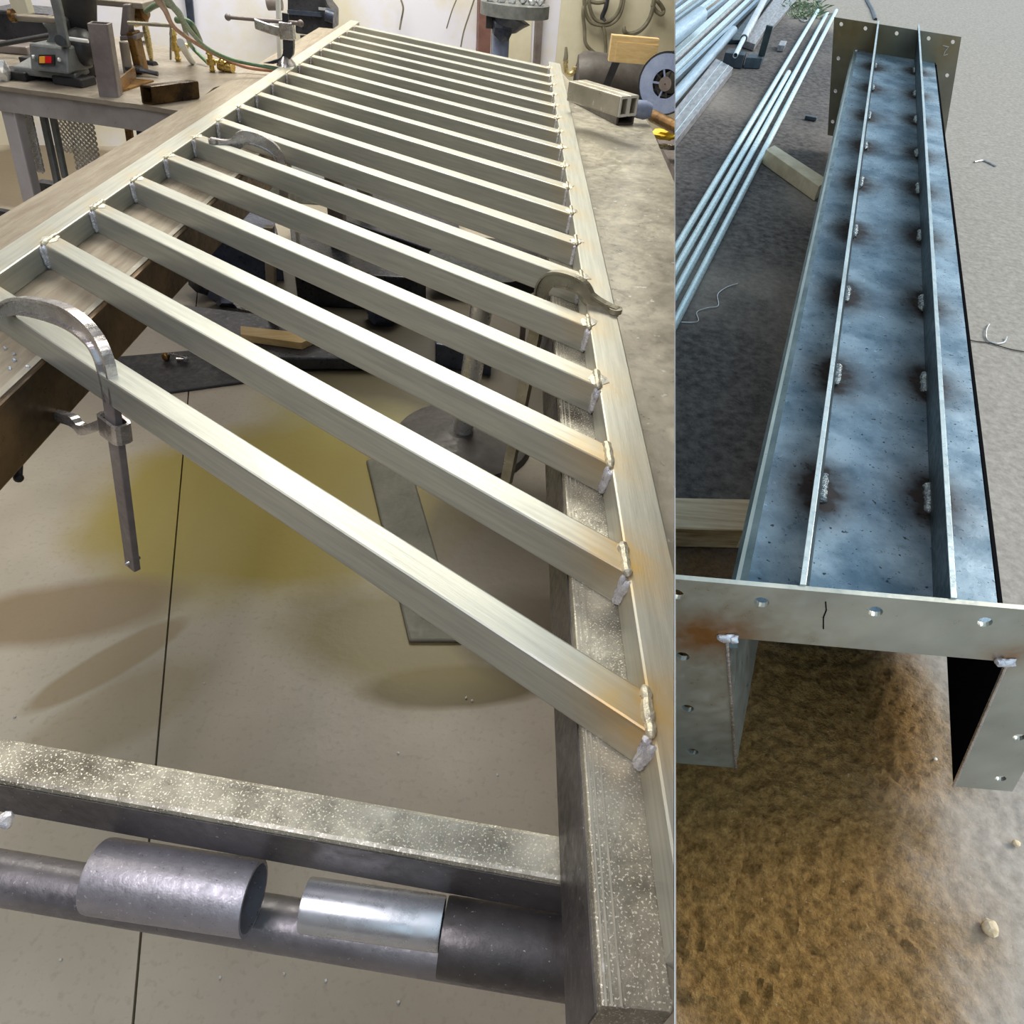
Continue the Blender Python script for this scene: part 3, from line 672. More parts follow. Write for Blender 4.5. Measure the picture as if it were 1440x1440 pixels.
# triangular bracket
p = PL(169, 131, Zb); q_ = PL(190, 113, Zb); b_ = MB(); hz = (vert(166, 108, p)-p)
b_.prism([p, q_, q_+hz*.9, p+hz*.9], (q_-p).cross(V((0, 0, 1))).normalized()*.005); b_.prism([p, q_, q_+RIGHT*.06], (0, 0, .005))
build('angle_offcut', b_, 'bronze', None, label='small brown angle iron offcut beside the upright tube', category='offcut')
# box tube offcut lying on the bench
A = PL(200, 146, Zb); B = PL(217, 148, Zb); D = PL(281, 139, Zb); hz = vert(201, 120, A)-A
b_ = MB(); ln = (D-B); b_.rect(A, A+ln, (B-A), hz, r=.12, wall=.005)
build('box_tube_offcut', b_, 'darkbronze', None, label='short dark box tube offcut lying on the bench by the table beam', category='tube')
b_ = MB(); 
# brass torch fittings and hoses
def fitting(x, y, h, r, label, m='brass', lean=0.):
    P = PL(x, y, Zb); s1 = pxm(P, 1); d_ = V((0, 0, 1))*s1*h+RIGHT*lean*s1
    t = thing('torch_fitting', P, label, 'torch fitting')
    b_ = MB(); b_.tube([P+d_*a_ for a_ in (0, .1, .12, .3, .32, .6, .62, .8, .82, 1)], [s1*r*k for k in (.5, .8, .55, .55, 1, 1, .6, .6, .9, .5)], 12); build('body', b_, m, t)
    b_ = MB(); b_.tube([P+d_*.5, P+d_*.5+RIGHT*s1*r*2.2], s1*r*.4, 8); b_.blob(P+d_*.5+RIGHT*s1*r*2.4, s1*r*.7, 2, 0); build('valve_knob', b_, 'brass', t, smooth=True)
    return t
fitting(251, 86, 38, 6, 'brass torch fitting standing near the rear of the bench, left of the two')
fitting(299, 101, 26, 6, 'brass torch fitting lying under the hoses near the rail')
P = PL(308, 100, Zb); s1 = pxm(P, 1)
b_ = MB(); b_.tube([P+V((0, 0, s1*7)), P+V((0, 0, s1*6))+RIGHT*s1*14, P+V((0, 0, s1*5))+RIGHT*s1*21-FWD*s1*2], [s1*6, s1*7.5, s1*6], 16); build('brass_bell', b_, 'brass', None, label='squat brass bell shaped fitting beside the brass torch on the bench', category='fitting')
P = PL(214, 90, Zb); s1 = pxm(P, 1); Tt = on_plane(203, 30, P)
tt_ = thing('cutting_torch', P, 'gold coloured cutting torch leaning on its tip behind the tube offcut', 'torch')
b_ = MB(); b_.tube([P, P.lerp(Tt, .3), P.lerp(Tt, .8), Tt], [s1*2, s1*4, s1*4.5, s1*3], 12); build('barrel', b_, 'gold', tt_)
b_ = MB(); b_.tube([Tt, Tt-RIGHT*s1*14+V((0, 0, -.01))], s1*4, 12); build('head', b_, 'brass', tt_)
b_ = MB(); b_.tube([P-RIGHT*s1*12, P+RIGHT*s1*8-FWD*.02], s1*5, 10); build('tip', b_, 'blackmetal', tt_)
b_ = MB(); b_.tube([P.lerp(Tt, .5)-RIGHT*s1*12, P.lerp(Tt, .5)], s1*3, 10); b_.blob(P.lerp(Tt, .5)-RIGHT*s1*14, s1*5, 2, 0); build('valve', b_, 'galv', tt_, smooth=True)
def hose(pts, m, label, r=.0065, dz_=.012, z=Zb):
    s_ = smoothpath([PL(x, y, z+h) for x, y, h in pts], 10); b_ = MB(); b_.tube(s_, r, 10)
    return build('gas_hose', b_, m, None, label=label, category='hose')
hose([(214, -12, .40), (232, 14, .30), (243, 36, .2), (262, 52, .14), (300, 75, .06), (345, 94, .02), (392, 100, .015)], 'red_hose', 'red brown gas hose drooping across the back of the bench', .006)
hose([(226, -12, .40), (250, 18, .30), (268, 44, .2), (292, 68, .10), (330, 85, .05), (392, 97, .03)], 'green_hose', 'green gas hose drooping beside the red brown one', .006)
hose([(205, 16, .2), (222, 6, .26), (240, 8, .28), (254, 22, .25), (262, 48, .12), (270, 66, .05), (292, 88, .012)], 'green_hose', 'green hose looping over the brass fitting', .007)
hose([(248, 28, .22), (262, 30, .22), (272, 38, .2), (282, 58, .1)], 'green_hose', 'short green hose loop hanging behind the others', .008)
hose([(254, 60, .12), (262, 74, .05), (270, 86, .01)], 'white', 'short white tube end under the hoses', .012)
P = PL(200, 32, Zb+.2); s1 = pxm(P, 1); b_ = MB(); b_.tube([on_plane(180, 32, P), on_plane(240, 36, P)], s1*2.4, 10); b_.tube([on_plane(240, 36, P), on_plane(240, 84, P)], s1*1.5, 8); build('pipe_rail', b_, 'olive', None, label='thin horizontal pipe behind the brass torches', category='pipe')

# pole, strip and pillar behind the bench
P = PL(389, 98, Zb)-V((0, 0, .1)); T = vert(386, -40, P)
b_ = MB(); w = pxm(P, 5); b_.box(P-RIGHT*w/2, RIGHT*w, FWD*.02, T-P); b_.box(V((P.x, P.y, 0))-RIGHT*w/2, RIGHT*w, FWD*.02, V((0, 0, P.z))); build('white_pole', b_, 'white', None, label='thin white metal pole standing at the end of the bench', category='pole')
def wallpt(x, y, off=.0):
    r = ray(x, y); n_ = -wn; P = WP0+n_*off; return CAM+r*((P-CAM).dot(wn)/r.dot(wn))
def wstrip(name, pts, th, m, side=None, **k):
    b_ = MB(); b_.prism([wallpt(x, y, .002) for x, y in pts], -wn*th); return build(name, b_, m, None, side, **k)
wstrip('steel_upright', [(257, -30), (269, -30), (275, 38), (266, 38)], .05, 'bluegrey', label='purple grey steel upright on the white wall behind the hoses', category='upright')
wstrip('steel_upright', [(754, -20), (764, -20), (757, 92), (749, 92)], .05, 'brownsteel', label='brown upright on the cream wall right of the drill column', category='upright')
wstrip('steel_upright', [(672, -30), (690, -30), (684, 120), (668, 120)], .07, 'redpost', label='dull red brown post on the wall left of the blue drill column', category='post')
wstrip('cream_panel', [(694, -30), (750, -30), (744, 110), (690, 110)], .01, 'wallcream', label='cream wall panel behind the drill column', category='panel')

# black grinder on pedestal behind the railing
P = PL(452, 70, .66); s1 = pxm(P, 1)
gr = thing('pedestal_grinder', V((P.x, P.y, 0)), 'black pedestal grinder standing behind the left rail', 'grinder')
def og(x, y, db=0.): return on_plane(x, y, P+FWD*db)
b_ = MB(); b_.prism([og(404, 34), og(415, 34), og(415, 47), og(455, 52), og(455, 44), og(468, 42), og(468, 16), og(460, 6), og(455, -8), og(404, -8)], FWD*.2); build('body', b_, 'blackmetal', gr, bevel=.01)
b_ = MB(); b_.prism([og(404, 14, -.03), og(450, 18, -.03), og(452, 24, -.03), og(404, 20, -.03)], FWD*.03); build('tool_rest', b_, 'bluegrey', gr)
b_ = MB(); b_.tube([og(458, 20, -.02), og(470, 24, -.02)], s1*8, 16); build('wheel_guard', b_, 'bluegrey', gr)
b_ = MB(); b_.box(og(462, 26, -.04), RIGHT*s1*5, FWD*.01, V((0, 0, s1*8))); build('label_plate', b_, 'white', gr)
b_ = MB(); b_.box(og(448, 14, -.04), RIGHT*s1*10, FWD*.01, V((0, 0, s1*3))); build('shiny_strip', b_, 'galv', gr)
b_ = MB(); q_ = og(427, 50, .06); b_.tube([V((q_.x, q_.y, 0)), q_], s1*5, 16); build('pedestal', b_, 'bluegrey', gr)
b_ = MB(); b_.tube([og(376, 4, .2), og(396, 4, .2)], s1*9, 18); build('wheel', b_, 'brownsteel', gr)
# drill press
P = PL(700, 110, .64); s1 = pxm(P, 1)
dr = thing('drill_press', V((P.x, P.y, 0)), 'drill press with round table and polished blue column behind the railing', 'drill press')
def od(x, y, db=0.): return on_plane(x, y, P+FWD*db)
q_ = od(706, 60); b_ = MB(); b_.tube([V((q_.x, q_.y, 0))+V((0, 0, 0)), od(704, 10)], s1*10, 24); build('column', b_, 'spool', dr)
b_ = MB(); qq = od(706, 95); b_.tube([od(711, 60, -.02)+V((0, 0, -s1*60)), od(711, 44, -.02)], s1*5.5, 20); build('sleeve', b_, 'spool', dr)
q_ = od(724, 13); b_ = MB(); b_.tube([q_-V((0, 0, s1*7)), q_+V((0, 0, s1*7))], s1*46, 36); build('table', b_, 'machinegrey', dr)
b_ = MB(); b_.tube([od(714, 46, -.05), od(714, 34, -.05), od(718, 22, -.05)], [s1*12, s1*22, s1*28], 24); b_.blob(od(708, 38, -.07), s1*16, 2, .3); build('bracket', b_, 'bluegrey', dr)
b_ = MB(); b_.box(od(683, 40, -.1), RIGHT*s1*9, FWD*.04, V((0, 0, s1*14))); build('lock_handle', b_, 'black', dr, bevel=.003)
for x, y in ((690, -2), (705, 0), (720, 2), (735, 0), (748, 3), (760, 2)):
    b_ = MB(); b_.blob(od(x, y-2, -.05), s1*6, 2, .4, seed=x); build('metal_offcut', b_, 'galv', None, label='small shiny metal bit in the row on the drill press table', category='offcut', group='metal bits on the drill press table', smooth=True)

# cables, hook and block on the cream wall
def cable(pts, label, r=.012, m='cable'):
    b_ = MB(); b_.tube(smoothpath([wallpt(x, y, .06+.01*(i % 2)) for i, (x, y) in enumerate(pts)], 8), r, 8)
    return build('hanging_cable', b_, m, None, 'L', label=label, category='cable')
cable([(822, -20), (822, 10), (828, 28), (840, 35), (858, 34), (872, 20), (880, -15)], 'outer loop of the coiled cable on the cream wall')
cable([(826, -20), (829, 8), (836, 26), (848, 31), (862, 26), (872, 10), (876, -15)], 'inner loop of the coiled cable on the cream wall')
cable([(826, 0), (820, 14), (822, 40), (824, 62), (838, 76), (850, 84)], 'cable trailing down left of the coil towards the drum')
cable([(846, 34), (850, 45), (852, 70), (849, 84)], 'cable dropping straight down from the coil to the drum')
cable([(830, 2), (842, 4), (855, 1)], 'short bow of cable across the top of the coil')
cable([(856, -12), (852, 10), (847, 24), (850, 30)], 'dark tail hanging inside the coiled cable', .016, 'blackmetal')
cable([(921, -20), (918, 12), (910, 32), (898, 44), (884, 48), (878, 44), (877, 38)], 'thick dark hooked cable on the cream wall, right of the coil', .015)
cable([(918, -4), (925, 2), (933, 14), (930, 20), (922, 15), (917, 6)], 'small cable loop at the top right of the cream wall', .014)
cable([(564, 0), (567, 12), (564, 30), (562, 42)], 'thin dark wire on the white wall above the far end of the railing', .006)
cable([(670, -10), (660, 20), (652, 45), (648, 66)], 'thin grey wire hanging left of the red brown post', .005)
cable([(646, -10), (636, 14), (628, 40)], 'thinner grey wire hanging in the middle of the white wall', .004)
# drum, wire spool and clutter at the right end
P = PL(855, 140, .60); s1 = pxm(P, 1); 
def ow(x, y, db=0.): return on_plane(x, y, P+FWD*db)
dm = thing('dark_drum', V((P.x, P.y, 0)), 'dusty dark drum lying behind the tubes at the far end of the bench plate', 'drum')
b_ = MB(); b_.tube([ow(812, 108, .0), ow(820, 108, 0), ow(935, 124, .2)], [s1*26, s1*31, s1*32], 36); build('body', b_, 'drum', dm, 'L')
b_ = MB(); b_.ribbon([ow(845, 138, -.22), ow(866, 88, -.22)], RIGHT*s1*10, FWD*.01); build('black_strap', b_, 'black', dm)
b_ = MB(); bb = ow(850, 150, -.05); b_.box(V((bb.x, bb.y, 0))-RIGHT*.2, RIGHT*.4, FWD*.3, (0, 0, bb.z)); build('stand', b_, 'blackmetal', dm, 'L')
sp = thing('wire_spool', ow(930, 150, -.25), 'blue grey plastic welding wire spool seen from its face beside the partition', 'spool')
c_ = ow(936, 118, -.32); s1 = pxm(c_, 1); ax = (CAM-c_); ax.z = ax.z*.4; ax.normalize(); ax = (ax-RIGHT*.25).normalized()
e1 = ax.cross(V((0, 0, 1))).normalized(); e2 = e1.cross(ax).normalized()
def ringmesh(r0, r1, th, off, n=48, a0=0, a1=360):
    b_ = MB(); k = n
    for i in range(k):
        t0, t1 = math.radians(a0+(a1-a0)*i/k), math.radians(a0+(a1-a0)*(i+1)/k)
        def pp(r, t): return c_+(e1*math.cos(t)+e2*math.sin(t))*s1*r+ax*off
        b_.prism([pp(r0, t0), pp(r1, t0), pp(r1, t1), pp(r0, t1)], ax*th)
    bmesh.ops.remove_doubles(b_.bm, verts=b_.bm.verts[:], dist=1e-5); return b_
build('flange', ringmesh(18, 37, .01, 0), 'spool', sp, 'L'); build('flange', ringmesh(14, 38, .01, -.13), 'blackmetal', sp, 'L')
build('wire_winding', ringmesh(16, 33, .11, -.12), 'blackmetal', sp, 'L')
build('hub', ringmesh(1, 9, .012, 0, 24), 'brownsteel', sp, 'L')
for i in range(10):
    t_ = math.radians(36*i); d_ = e1*math.cos(t_)+e2*math.sin(t_); b_ = MB(); b_.ribbon([c_+d_*s1*8+ax*.005, c_+d_*s1*19+ax*.005], ax.cross(d_)*s1*2.4, ax*.008); build('spoke', b_, 'blackmetal' if i % 2 else 'spool', sp, 'L') if (c_+d_*s1*14-CAM).dot(NP) < -.02 else None
b_ = ringmesh(36.5, 39, .014, -.004); build('rim', b_, 'blackmetal', sp, 'L')
P2 = PL(905, 160, .60); 
b_ = MB(); P_ = ow(852, 86, -.22); s2 = pxm(P_, 1); b_.box(P_+RIGHT*s2*4, RIGHT*s2*66, FWD*.06, V((0, 0, s2*31))); b_.box(P_+RIGHT*s2*12-FWD*.004, RIGHT*s2*58, FWD*.06, V((0, 0, s2*24)))
build('wood_block', b_, 'wood', None, label='pale plywood offcut standing on the dark drum by the wall', category='wood block')
# crane hook
P = ow(796, 100, -.1); s1 = pxm(P, 1)
hk = thing('crane_hook', P, 'small gold lifting hook hanging beside the far end of the right rail', 'hook')
b_ = MB(); b_.tube(smoothpath([ow(795, 84, -.1), ow(795, 92, -.1), ow(796, 101, -.1), ow(801, 105, -.1), ow(806, 100, -.1), ow(807, 95, -.1)]), [s1*3.5]*20+[s1*3]*10+[s1*1.5], 10) if False else b_.tube(smoothpath([ow(796, 84, -.1), ow(795, 93, -.1), ow(797, 101, -.1), ow(802, 104, -.1), ow(807, 100, -.1), ow(808, 94, -.1)]), s1*3.4, 10); build('hook_body', b_, 'gold', hk)
b_ = MB(); b_.tube([ow(796, 66, -.1), ow(796, 78, -.1), ow(795, 86, -.1)], [s1*1.5, s1*3, s1*3.5], 10); build('swivel', b_, 'olive', hk)
# tubes lying on the far end of the bench plate
def laytube(xf, yf, xn, yn, z, wpx, hpx, m, label, wall=.003, n2=1, name='steel_tube', side='L', endm=None):
    A, B = PL(xf, yf, z), PL(xn, yn, z); s_ = pxm(B, 1); d_ = (B-A).normalized(); w = d_.cross(V((0, 0, 1))).normalized()
    if w.dot(RIGHT) < 0: w = -w
    b_ = MB(); W = w*s_*wpx/n2
    for i in range(n2): b_.rect(A+W*i, B+W*i, W, V((0, 0, s_*hpx)), r=.1, wall=wall)
    o = build(name, b_, m, None, side, label=label, category='tube')
    if n2 == 2:
        e_ = MB()
        for i in range(2): e_.rect(B+W*i+d_*.001, B+W*i+d_*.004, W, V((0, 0, s_*hpx)), r=.1, wall=wall)
        build('cut_end', e_, 'white', o, side, label='white cut ends')
    return o
laytube(797, 140, 866, 176, ZB, 28, 18, 'darksteel', 'dull grey tube under the twin square tubes, its end facing the camera', wall=.006)
laytube(797, 142, 868, 165, ZB+.070, 36, 26, 'plate', 'pair of joined square tubes with white cut ends facing the camera', n2=2, wall=.007)
laytube(800, 123, 858, 148, ZB+.02, 20, 20, 'galv', 'pale flat tube lying behind the twin square tubes') if False else None
P = PL(905, 165, ZB+.02); s1 = pxm(P, 1); b_ = MB(); b_.tube([P-RIGHT*s1*14+V((0, 0, s1*10)), P+V((0, 0, s1*9)), P+RIGHT*s1*9+V((0, 0, s1*8))], [s1*11, s1*12, s1*9], 20); build('capped_roll', b_, 'spool', None, 'L', label='roll with a pale lilac end cap right of the twin square tubes', category='roll', smooth=None)
b_ = MB(); b_.tube([PL(918, 163, ZB), PL(955, 182, ZB)], .02, 12); build('brown_rod', b_, 'bronze', None, 'L', label='brown wooden rod beside the bench plate corner', category='rod')
b_ = MB(); P = PL(935, 190, .82); b_.blob(P, pxm(P, 18), 3, .6, (1, .8, .35), seed=3); build('yellow_glove', b_, 'yellow', None, 'L', label='yellow leather glove lying beside the bench plate', category='glove', smooth=True)
b_ = MB(); P = PL(938, 207, .78); s1 = pxm(P, 1); b_.tube(smoothpath([P-RIGHT*s1*14, P+FWD*s1*7, P+RIGHT*s1*10, P-FWD*s1*4, P-RIGHT*s1*10]), s1*3, 10); build('silver_shackle', b_, 'chrome', None, 'L', label='silver shackle below the yellow glove', category='shackle')
b_ = MB(); s0 = PL(930, 330, .72); b_.box(PL(915, 180, .74), PL(1000, 330, .74)-PL(915, 180, .74), RIGHT*.6, (0, 0, -.04)); build('side_shelf', b_, 'brownsteel', None, 'L', label='lower brown shelf beside the bench plate holding the glove and shackle', category='shelf')

# ------------------------------------------------------------------ under the table
def floorbox(pts, h, m, name, label, cat, z=0, bev=.006, **k):
    b_ = MB(); b_.prism([PL(x, y, z) for x, y in pts], (0, 0, h)); return build(name, b_, m, None, 'L', bevel=bev, label=label, category=cat, **k)
floorbox([(515, 650), (572, 640), (650, 905), (575, 905)], .012, mat('dull floor strip', (.13, .125, .095), (.21, .20, .16), 6, .1, .6), 'steel_strip', 'flat grey steel plate strip lying on the floor under the panel', 'plate')
floorbox([(155, 505), (330, 490), (345, 540), (200, 560)], .010, 'black', 'rubber_mat', 'black rubber mat on the floor under the left beam', 'mat')
floorbox([(230, 440), (470, 470), (600, 520), (330, 520)], .05, 'blackmetal', 'dark_tray', 'dark tray on the floor among the clutter beneath the panel', 'tray', z=.011)
floorbox([(300, 340), (390, 355), (400, 395), (290, 400)], .22, 'bluegrey', 'dark_toolbox', 'dark blue grey toolbox on the floor under the panel', 'toolbox')
floorbox([(410, 330), (520, 380), (600, 440), (420, 430)], .16, 'blackmetal', 'black_crate', 'black crate on the floor in the middle under the panel', 'crate')
floorbox([(340, 468), (450, 480), (425, 492), (340, 480)], .03, 'wood', 'wooden_board', 'orange pine board lying on the dark tray under the panel', 'board', z=.062, bev=.002)
floorbox([(612, 470), (690, 490), (690, 530), (612, 515)], .10, 'bluegrey', 'flat_box', 'dark flat box on the floor near the chrome post', 'box')
floorbox([(470, 250), (640, 300), (650, 400), (480, 340)], .12, 'blackmetal', 'black_case', 'long black case on the floor farther back under the panel', 'case')
floorbox([(330, 225), (460, 235), (470, 290), (330, 280)], .15, 'machinegrey', 'grey_bin', 'grey bin on the floor behind the left beam, seen between balusters', 'bin')
for x, y, r_, m in ((322, 430, .05, 'bluegrey'), (350, 440, .04, 'chrome'), (300, 415, .06, 'blackmetal'), (540, 455, .06, "bluegrey"), (640, 410, .10, "bluegrey")):
    P = PL(x, y, 0); b_ = MB(); b_.blob(P+V((0, 0, r_*.8)), r_, 2, .6, (1.4, 1, .8), seed=x); build('scrap_piece', b_, m, None, label='dark lump of scrap on the floor beneath the railing panel', category='scrap', group='scrap lumps under the panel', smooth=True)
# chrome post stool
P = PL(650, 622, 0); T = vert(704, 390, P); T = P+V((0, 0, .62)); s1 = pxm(P, 1)
st = thing('shop_stool', P, 'round footed stool with a bright chrome post under the right side of the panel', 'stool')
b_ = MB(); b_.tube([P+V((0, 0, .0)), P+V((0, 0, .02)), P+V((0, 0, .05))], [.24, .23, .05], 36); build('base', b_, 'drum', st)
T = vert(700, 395, P); b_ = MB(); b_.tube([P+V((0, 0, .03)), T], .034, 24); build('post', b_, 'galv', st)
b_ = MB(); b_.tube([T, T+V((0, 0, .01)), T+V((0, 0, .06))], [.10, .17, .17], 30); build('seat', b_, 'black', st)
P = PL(480, 560, 0); b_ = MB(); b_.tube([PL(405, 620, 0)+V((0, 0, .03)), PL(440, 470, 0)+V((0, 0, .03))], .012, 10) ; b_.bm.free()
# steel leg under the panel
for (xb, yb, xt, yt, z, wp, lab) in ((383, 470, 393, 322, 0, 12, 'slim tan steel post seen between the balusters under the panel'),):
    upright(xb, yb, xt, yt, z, wp, wp, 'benchsteel', 'steel_post', label=lab, category='post')
for (x, y, l) in ((243, 506, 'small shiny shackle on the black mat beneath the first gap'),):
    P = PL(x, y, .012); s1 = pxm(P, 1); t = thing('shackle', P, l, 'shackle')
    b_ = MB(); b_.tube(smoothpath([P-RIGHT*s1*8+V((0, 0, s1*4)), P-RIGHT*s1*2+V((0, 0, s1*9)), P+RIGHT*s1*14+V((0, 0, s1*7)), P+RIGHT*s1*20+V((0, 0, s1*3)), P+RIGHT*s1*6+V((0, 0, s1*2))]), s1*2.4, 8); build('bow', b_, 'chrome', t)
    b_ = MB(); b_.blob(P-RIGHT*s1*8+V((0, 0, s1*5)), s1*6, 2, .3); build('nut', b_, 'bronze', t, smooth=True)
# chips and grit on floor and table
for x, y in ((21, 1009), (95, 1152), (288, 962), (655, 982), (664, 986), (310, 1375), (400, 1370), (458, 1380), (700, 1090), (86, 1350), (560, 1410), (560, 1060)):
    P = PL(x, y, 0); b_ = MB(); b_.blob(P+V((0, 0, .002)), .003, 1, .8, seed=x); build('metal_chip', b_, 'white', None, label='tiny bright chip lying on the concrete floor', category='chip', group='bright chips on the workshop floor')
for x, y in ((20, 500), (21, 509), (40, 518), (8, 492), (14, 520), (880, 896)):
    P = PL(x, y, ZB); b_ = MB(); b_.blob(P+V((0, 0, .0025)), .0028, 1, .6, seed=x); build('weld_spatter', b_, 'galv', None, label='tiny bright ball of weld spatter on a table beam', category='spatter', group='spatter balls on the table beams')

# ------------------------------------------------------------------ shop lights
def area(name, loc, size, energy, col, rot=(0, 0, 0), sy=None):
    l = bpy.data.lights.new(name, 'AREA'); l.energy = energy; l.color = col; l.shape = 'RECTANGLE'; l.size = size; l.size_y = sy or size
    o = bpy.data.objects.new(name, l); COL.objects.link(o); o.location = loc; o.rotation_euler = rot; o['kind'] = 'structure'; return o
area('unseen_ceiling_light', (-.9, 3.9, 3.2), 2.6, 165, (1, .97, .86), sy=1.8)  # unseen lamp placed high at the back to brighten the tube tops
area('unseen_ceiling_light', (-2.6, 1.6, 3.2), .5, 30, (1, .95, .84), sy=2.2)
area('unseen_ceiling_light', (-1.0, -.6, 3.2), .9, 40, (.97, .93, 1), sy=2.0)  # unseen front lamp, set to brighten the near floor and sleeves

# ================================================================== the yard
HT = .75; HWEB = .8775; HG = 1.38
P0 = PR(893, 803, HT); P1 = PR(1553, 861, HT); cV = P1-P0; TH = .0085
def ipl(x, y, P, a, b):                     # pixel -> (u, v) on the plane P + u a + v b
    d = ray(x, y); w = CAM-P; m_ = Matrix((a, b, -d)).transposed(); s_ = m_.inverted() @ w; return s_.x, s_.y
Pf = P0-aR*TH
uli = (ipl(1023, 893, Pf, cV, vR)[0]+ipl(1034, 1080, Pf, cV, vR)[0])/2
uri = (ipl(1414, 934, Pf, cV, vR)[0]+ipl(1341, 1106, Pf, cV, vR)[0])/2
tbar = (ipl(1023, 893, Pf, cV, vR)[1]+ipl(1414, 934, Pf, cV, vR)[1])/2
tbot = (ipl(1034, 1080, Pf, cV, vR)[1]+ipl(1341, 1106, Pf, cV, vR)[1])/2
uro = ipl(1423, 1114, Pf, cV, vR)[0]
HBOT = HT+tbot
from mathutils.geometry import tessellate_polygon
def uplate(name, P, c, th_vec, holes, m, parent, heat=None, right=1.0, rh=.011):
    cn = c.length; O = [(0, 0), (right, 0), (right, tbot), (uri, tbot), (uri, tbar), (uli, tbar), (uli, tbot), (0, tbot)]
    loops = [[V((u*cn, t, 0)) for u, t in O]]
    for u, t in holes: loops.append([V((u*cn+rh*math.cos(a*math.pi/8), t+rh*math.sin(a*math.pi/8), 0)) for a in range(16)])
    tri = tessellate_polygon(loops); flat = [p for l in loops for p in l]
    W = lambda p: P+c.normalized()*p.x+vR*p.y
    b_ = MB(); a_ = [b_.bm.verts.new(W(p)) for p in flat]; z_ = [b_.bm.verts.new(W(p)+th_vec) for p in flat]
    for t in tri: b_.face([a_[i] for i in t]); b_.face([z_[i] for i in t][::-1])
    k = 0
    for l in loops:
        n = len(l)
        for i in range(n): b_.face((a_[k+i], a_[k+(i+1) % n], z_[k+(i+1) % n], z_[k+i]))
        k += n
    if heat: bmesh.ops.subdivide_edges(b_.bm, edges=[e for e in b_.bm.edges if e.calc_length() > .05], cuts=8, use_grid_fill=True)
    return build(name, b_, m, parent, 'R', heat=heat)
ybeam = thing('steel_beam', P0+aR*2+vR*tbot+cV*.5, 'long blue grey fabricated steel beam with flanged end plates resting on lumber in the yard', 'steel beam')
hl = [ipl(x, y, Pf, cV, vR) for x, y in ((951, 836), (1071, 847), (1231, 860), (1385, 875), (960, 923), (967, 996), (974, 1057), (1433, 1037), (1407, 1095))]
ht = [(Pf+cV*uli+vR*tbar, .05, 1.0), (Pf+cV*(uli-.06)+vR*tbar, .05, 1.2), (Pf+cV*uri+vR*tbar*.9, .035, .8), (Pf+cV*.25+vR*tbar*.8, .04, .25)]
uplate('end_plate', P0, cV, -aR*TH, hl, 'flange', ybeam, ht, right=uro)
Q0f = PR(1173, 24, HT); cF = PR(1352, 52, HT)-Q0f
hf = [(u, t*1) for u, t in [ipl(x, y, Q0f, cF, vR) for x, y in ((1183, 34), (1217, 40), (1261, 47), (1306, 54), (1340, 59), (1179, 82), (1175, 128), (1171, 171), (1332, 106))]]
htf = [(Q0f+cF*.15+vR*.05, .12, .7), (Q0f+cF*.35+vR*.08, .1, .6), (Q0f+cF*.9+vR*.05, .1, .5)]
uplate('end_plate', Q0f, cF, aR*TH, hf, 'flangefar', ybeam, htf, right=1.0, rh=.009)
nPl = cV.cross(vR).normalized()
def tpl(P, Q): return (Q-P).dot(nPl)/aR.dot(nPl)          # distance along the beam from P to the plate plane through Q
def span(P): return P+aR*tpl(P, P0), P+aR*tpl(P, Q0f)
cn_ = cV.normalized()
Wl, Wr = PR(1055, 800, HWEB), PR(1397, 800, HWEB)
wl0, wl1 = span(Wl); wr0, wr1 = span(Wr)
welds1 = [(1221, 93), (1216, 123), (1213, 163), (1208, 205), (1203, 257), (1194, 325), (1183, 414), (1171, 528), (1154, 688)]
welds2 = [(1290, 101), (1290, 134), (1290, 170), (1291, 217), (1292, 267), (1295, 333), (1298, 428), (1301, 539), (1305, 702)]
r1 = PR(1143, 720, HT); r2 = PR(1331, 680, HT)
hts, hts2 = [], []
b1, b2 = [], []
RT = .0085
base1 = r1+vR*(HWEB-HT); base2 = r2+vR*(HWEB-HT)
for lst, bs, out in ((welds1, base1, b1), (welds2, base2, b2)):
    for x, y in lst:
        p = PR(x, y, HWEB); s_ = (p-bs).dot(aR); q_ = bs+aR*s_; out.append(q_)
        hts.append((q_, .052, 1.5)); hts.append((q_+aR*.04, .045, 1.3)); hts.append((q_-aR*.04, .045, 1.3)); hts2.append((q_, .10, .28))
hts.append((wl1+(wr1-wl1)*.5, .12, .8)); hts.append((wl1+(wr1-wl1)*.15, .12, .8)); hts.append((wl1+(wr1-wl1)*.85, .1, .8))
b_ = MB(); nx, ny = 44, 220
g = [[b_.bm.verts.new(wl0.lerp(wr0, i/nx).lerp(wl1.lerp(wr1, i/nx), j/ny)) for i in range(nx+1)] for j in range(ny+1)]
for j in range(ny):
    for i in range(nx): b_.face((g[j][i], g[j][i+1], g[j+1][i+1], g[j+1][i]))
bmesh.ops.solidify(b_.bm, geom=b_.bm.faces[:], thickness=.006)
build('web_plate', b_, 'web', ybeam, 'R', heat=hts, heat2=hts2)
for P, name in ((r1, 'rib'), (r2, 'rib')):
    a_, z_ = span(P); b_ = MB(); b_.rect(a_-cn_*RT/2+vR*(HWEB-HT), z_-cn_*RT/2+vR*(HWEB-HT), cn_*RT, -vR*(HWEB-HT-.002), r=.06, seg=1, n=4); build(name, b_, 'ribdark', ybeam, 'R')
    b_ = MB(); b_.rect(a_-cn_*RT*.52, z_-cn_*RT*.52, cn_*RT*1.04, -vR*.003, r=.2, seg=2); build('rib_edge', b_, 'rib', ybeam, 'R', label='top edge of the rib, sky reflection painted pale')  # sky reflection on the rib top put in as a pale strip
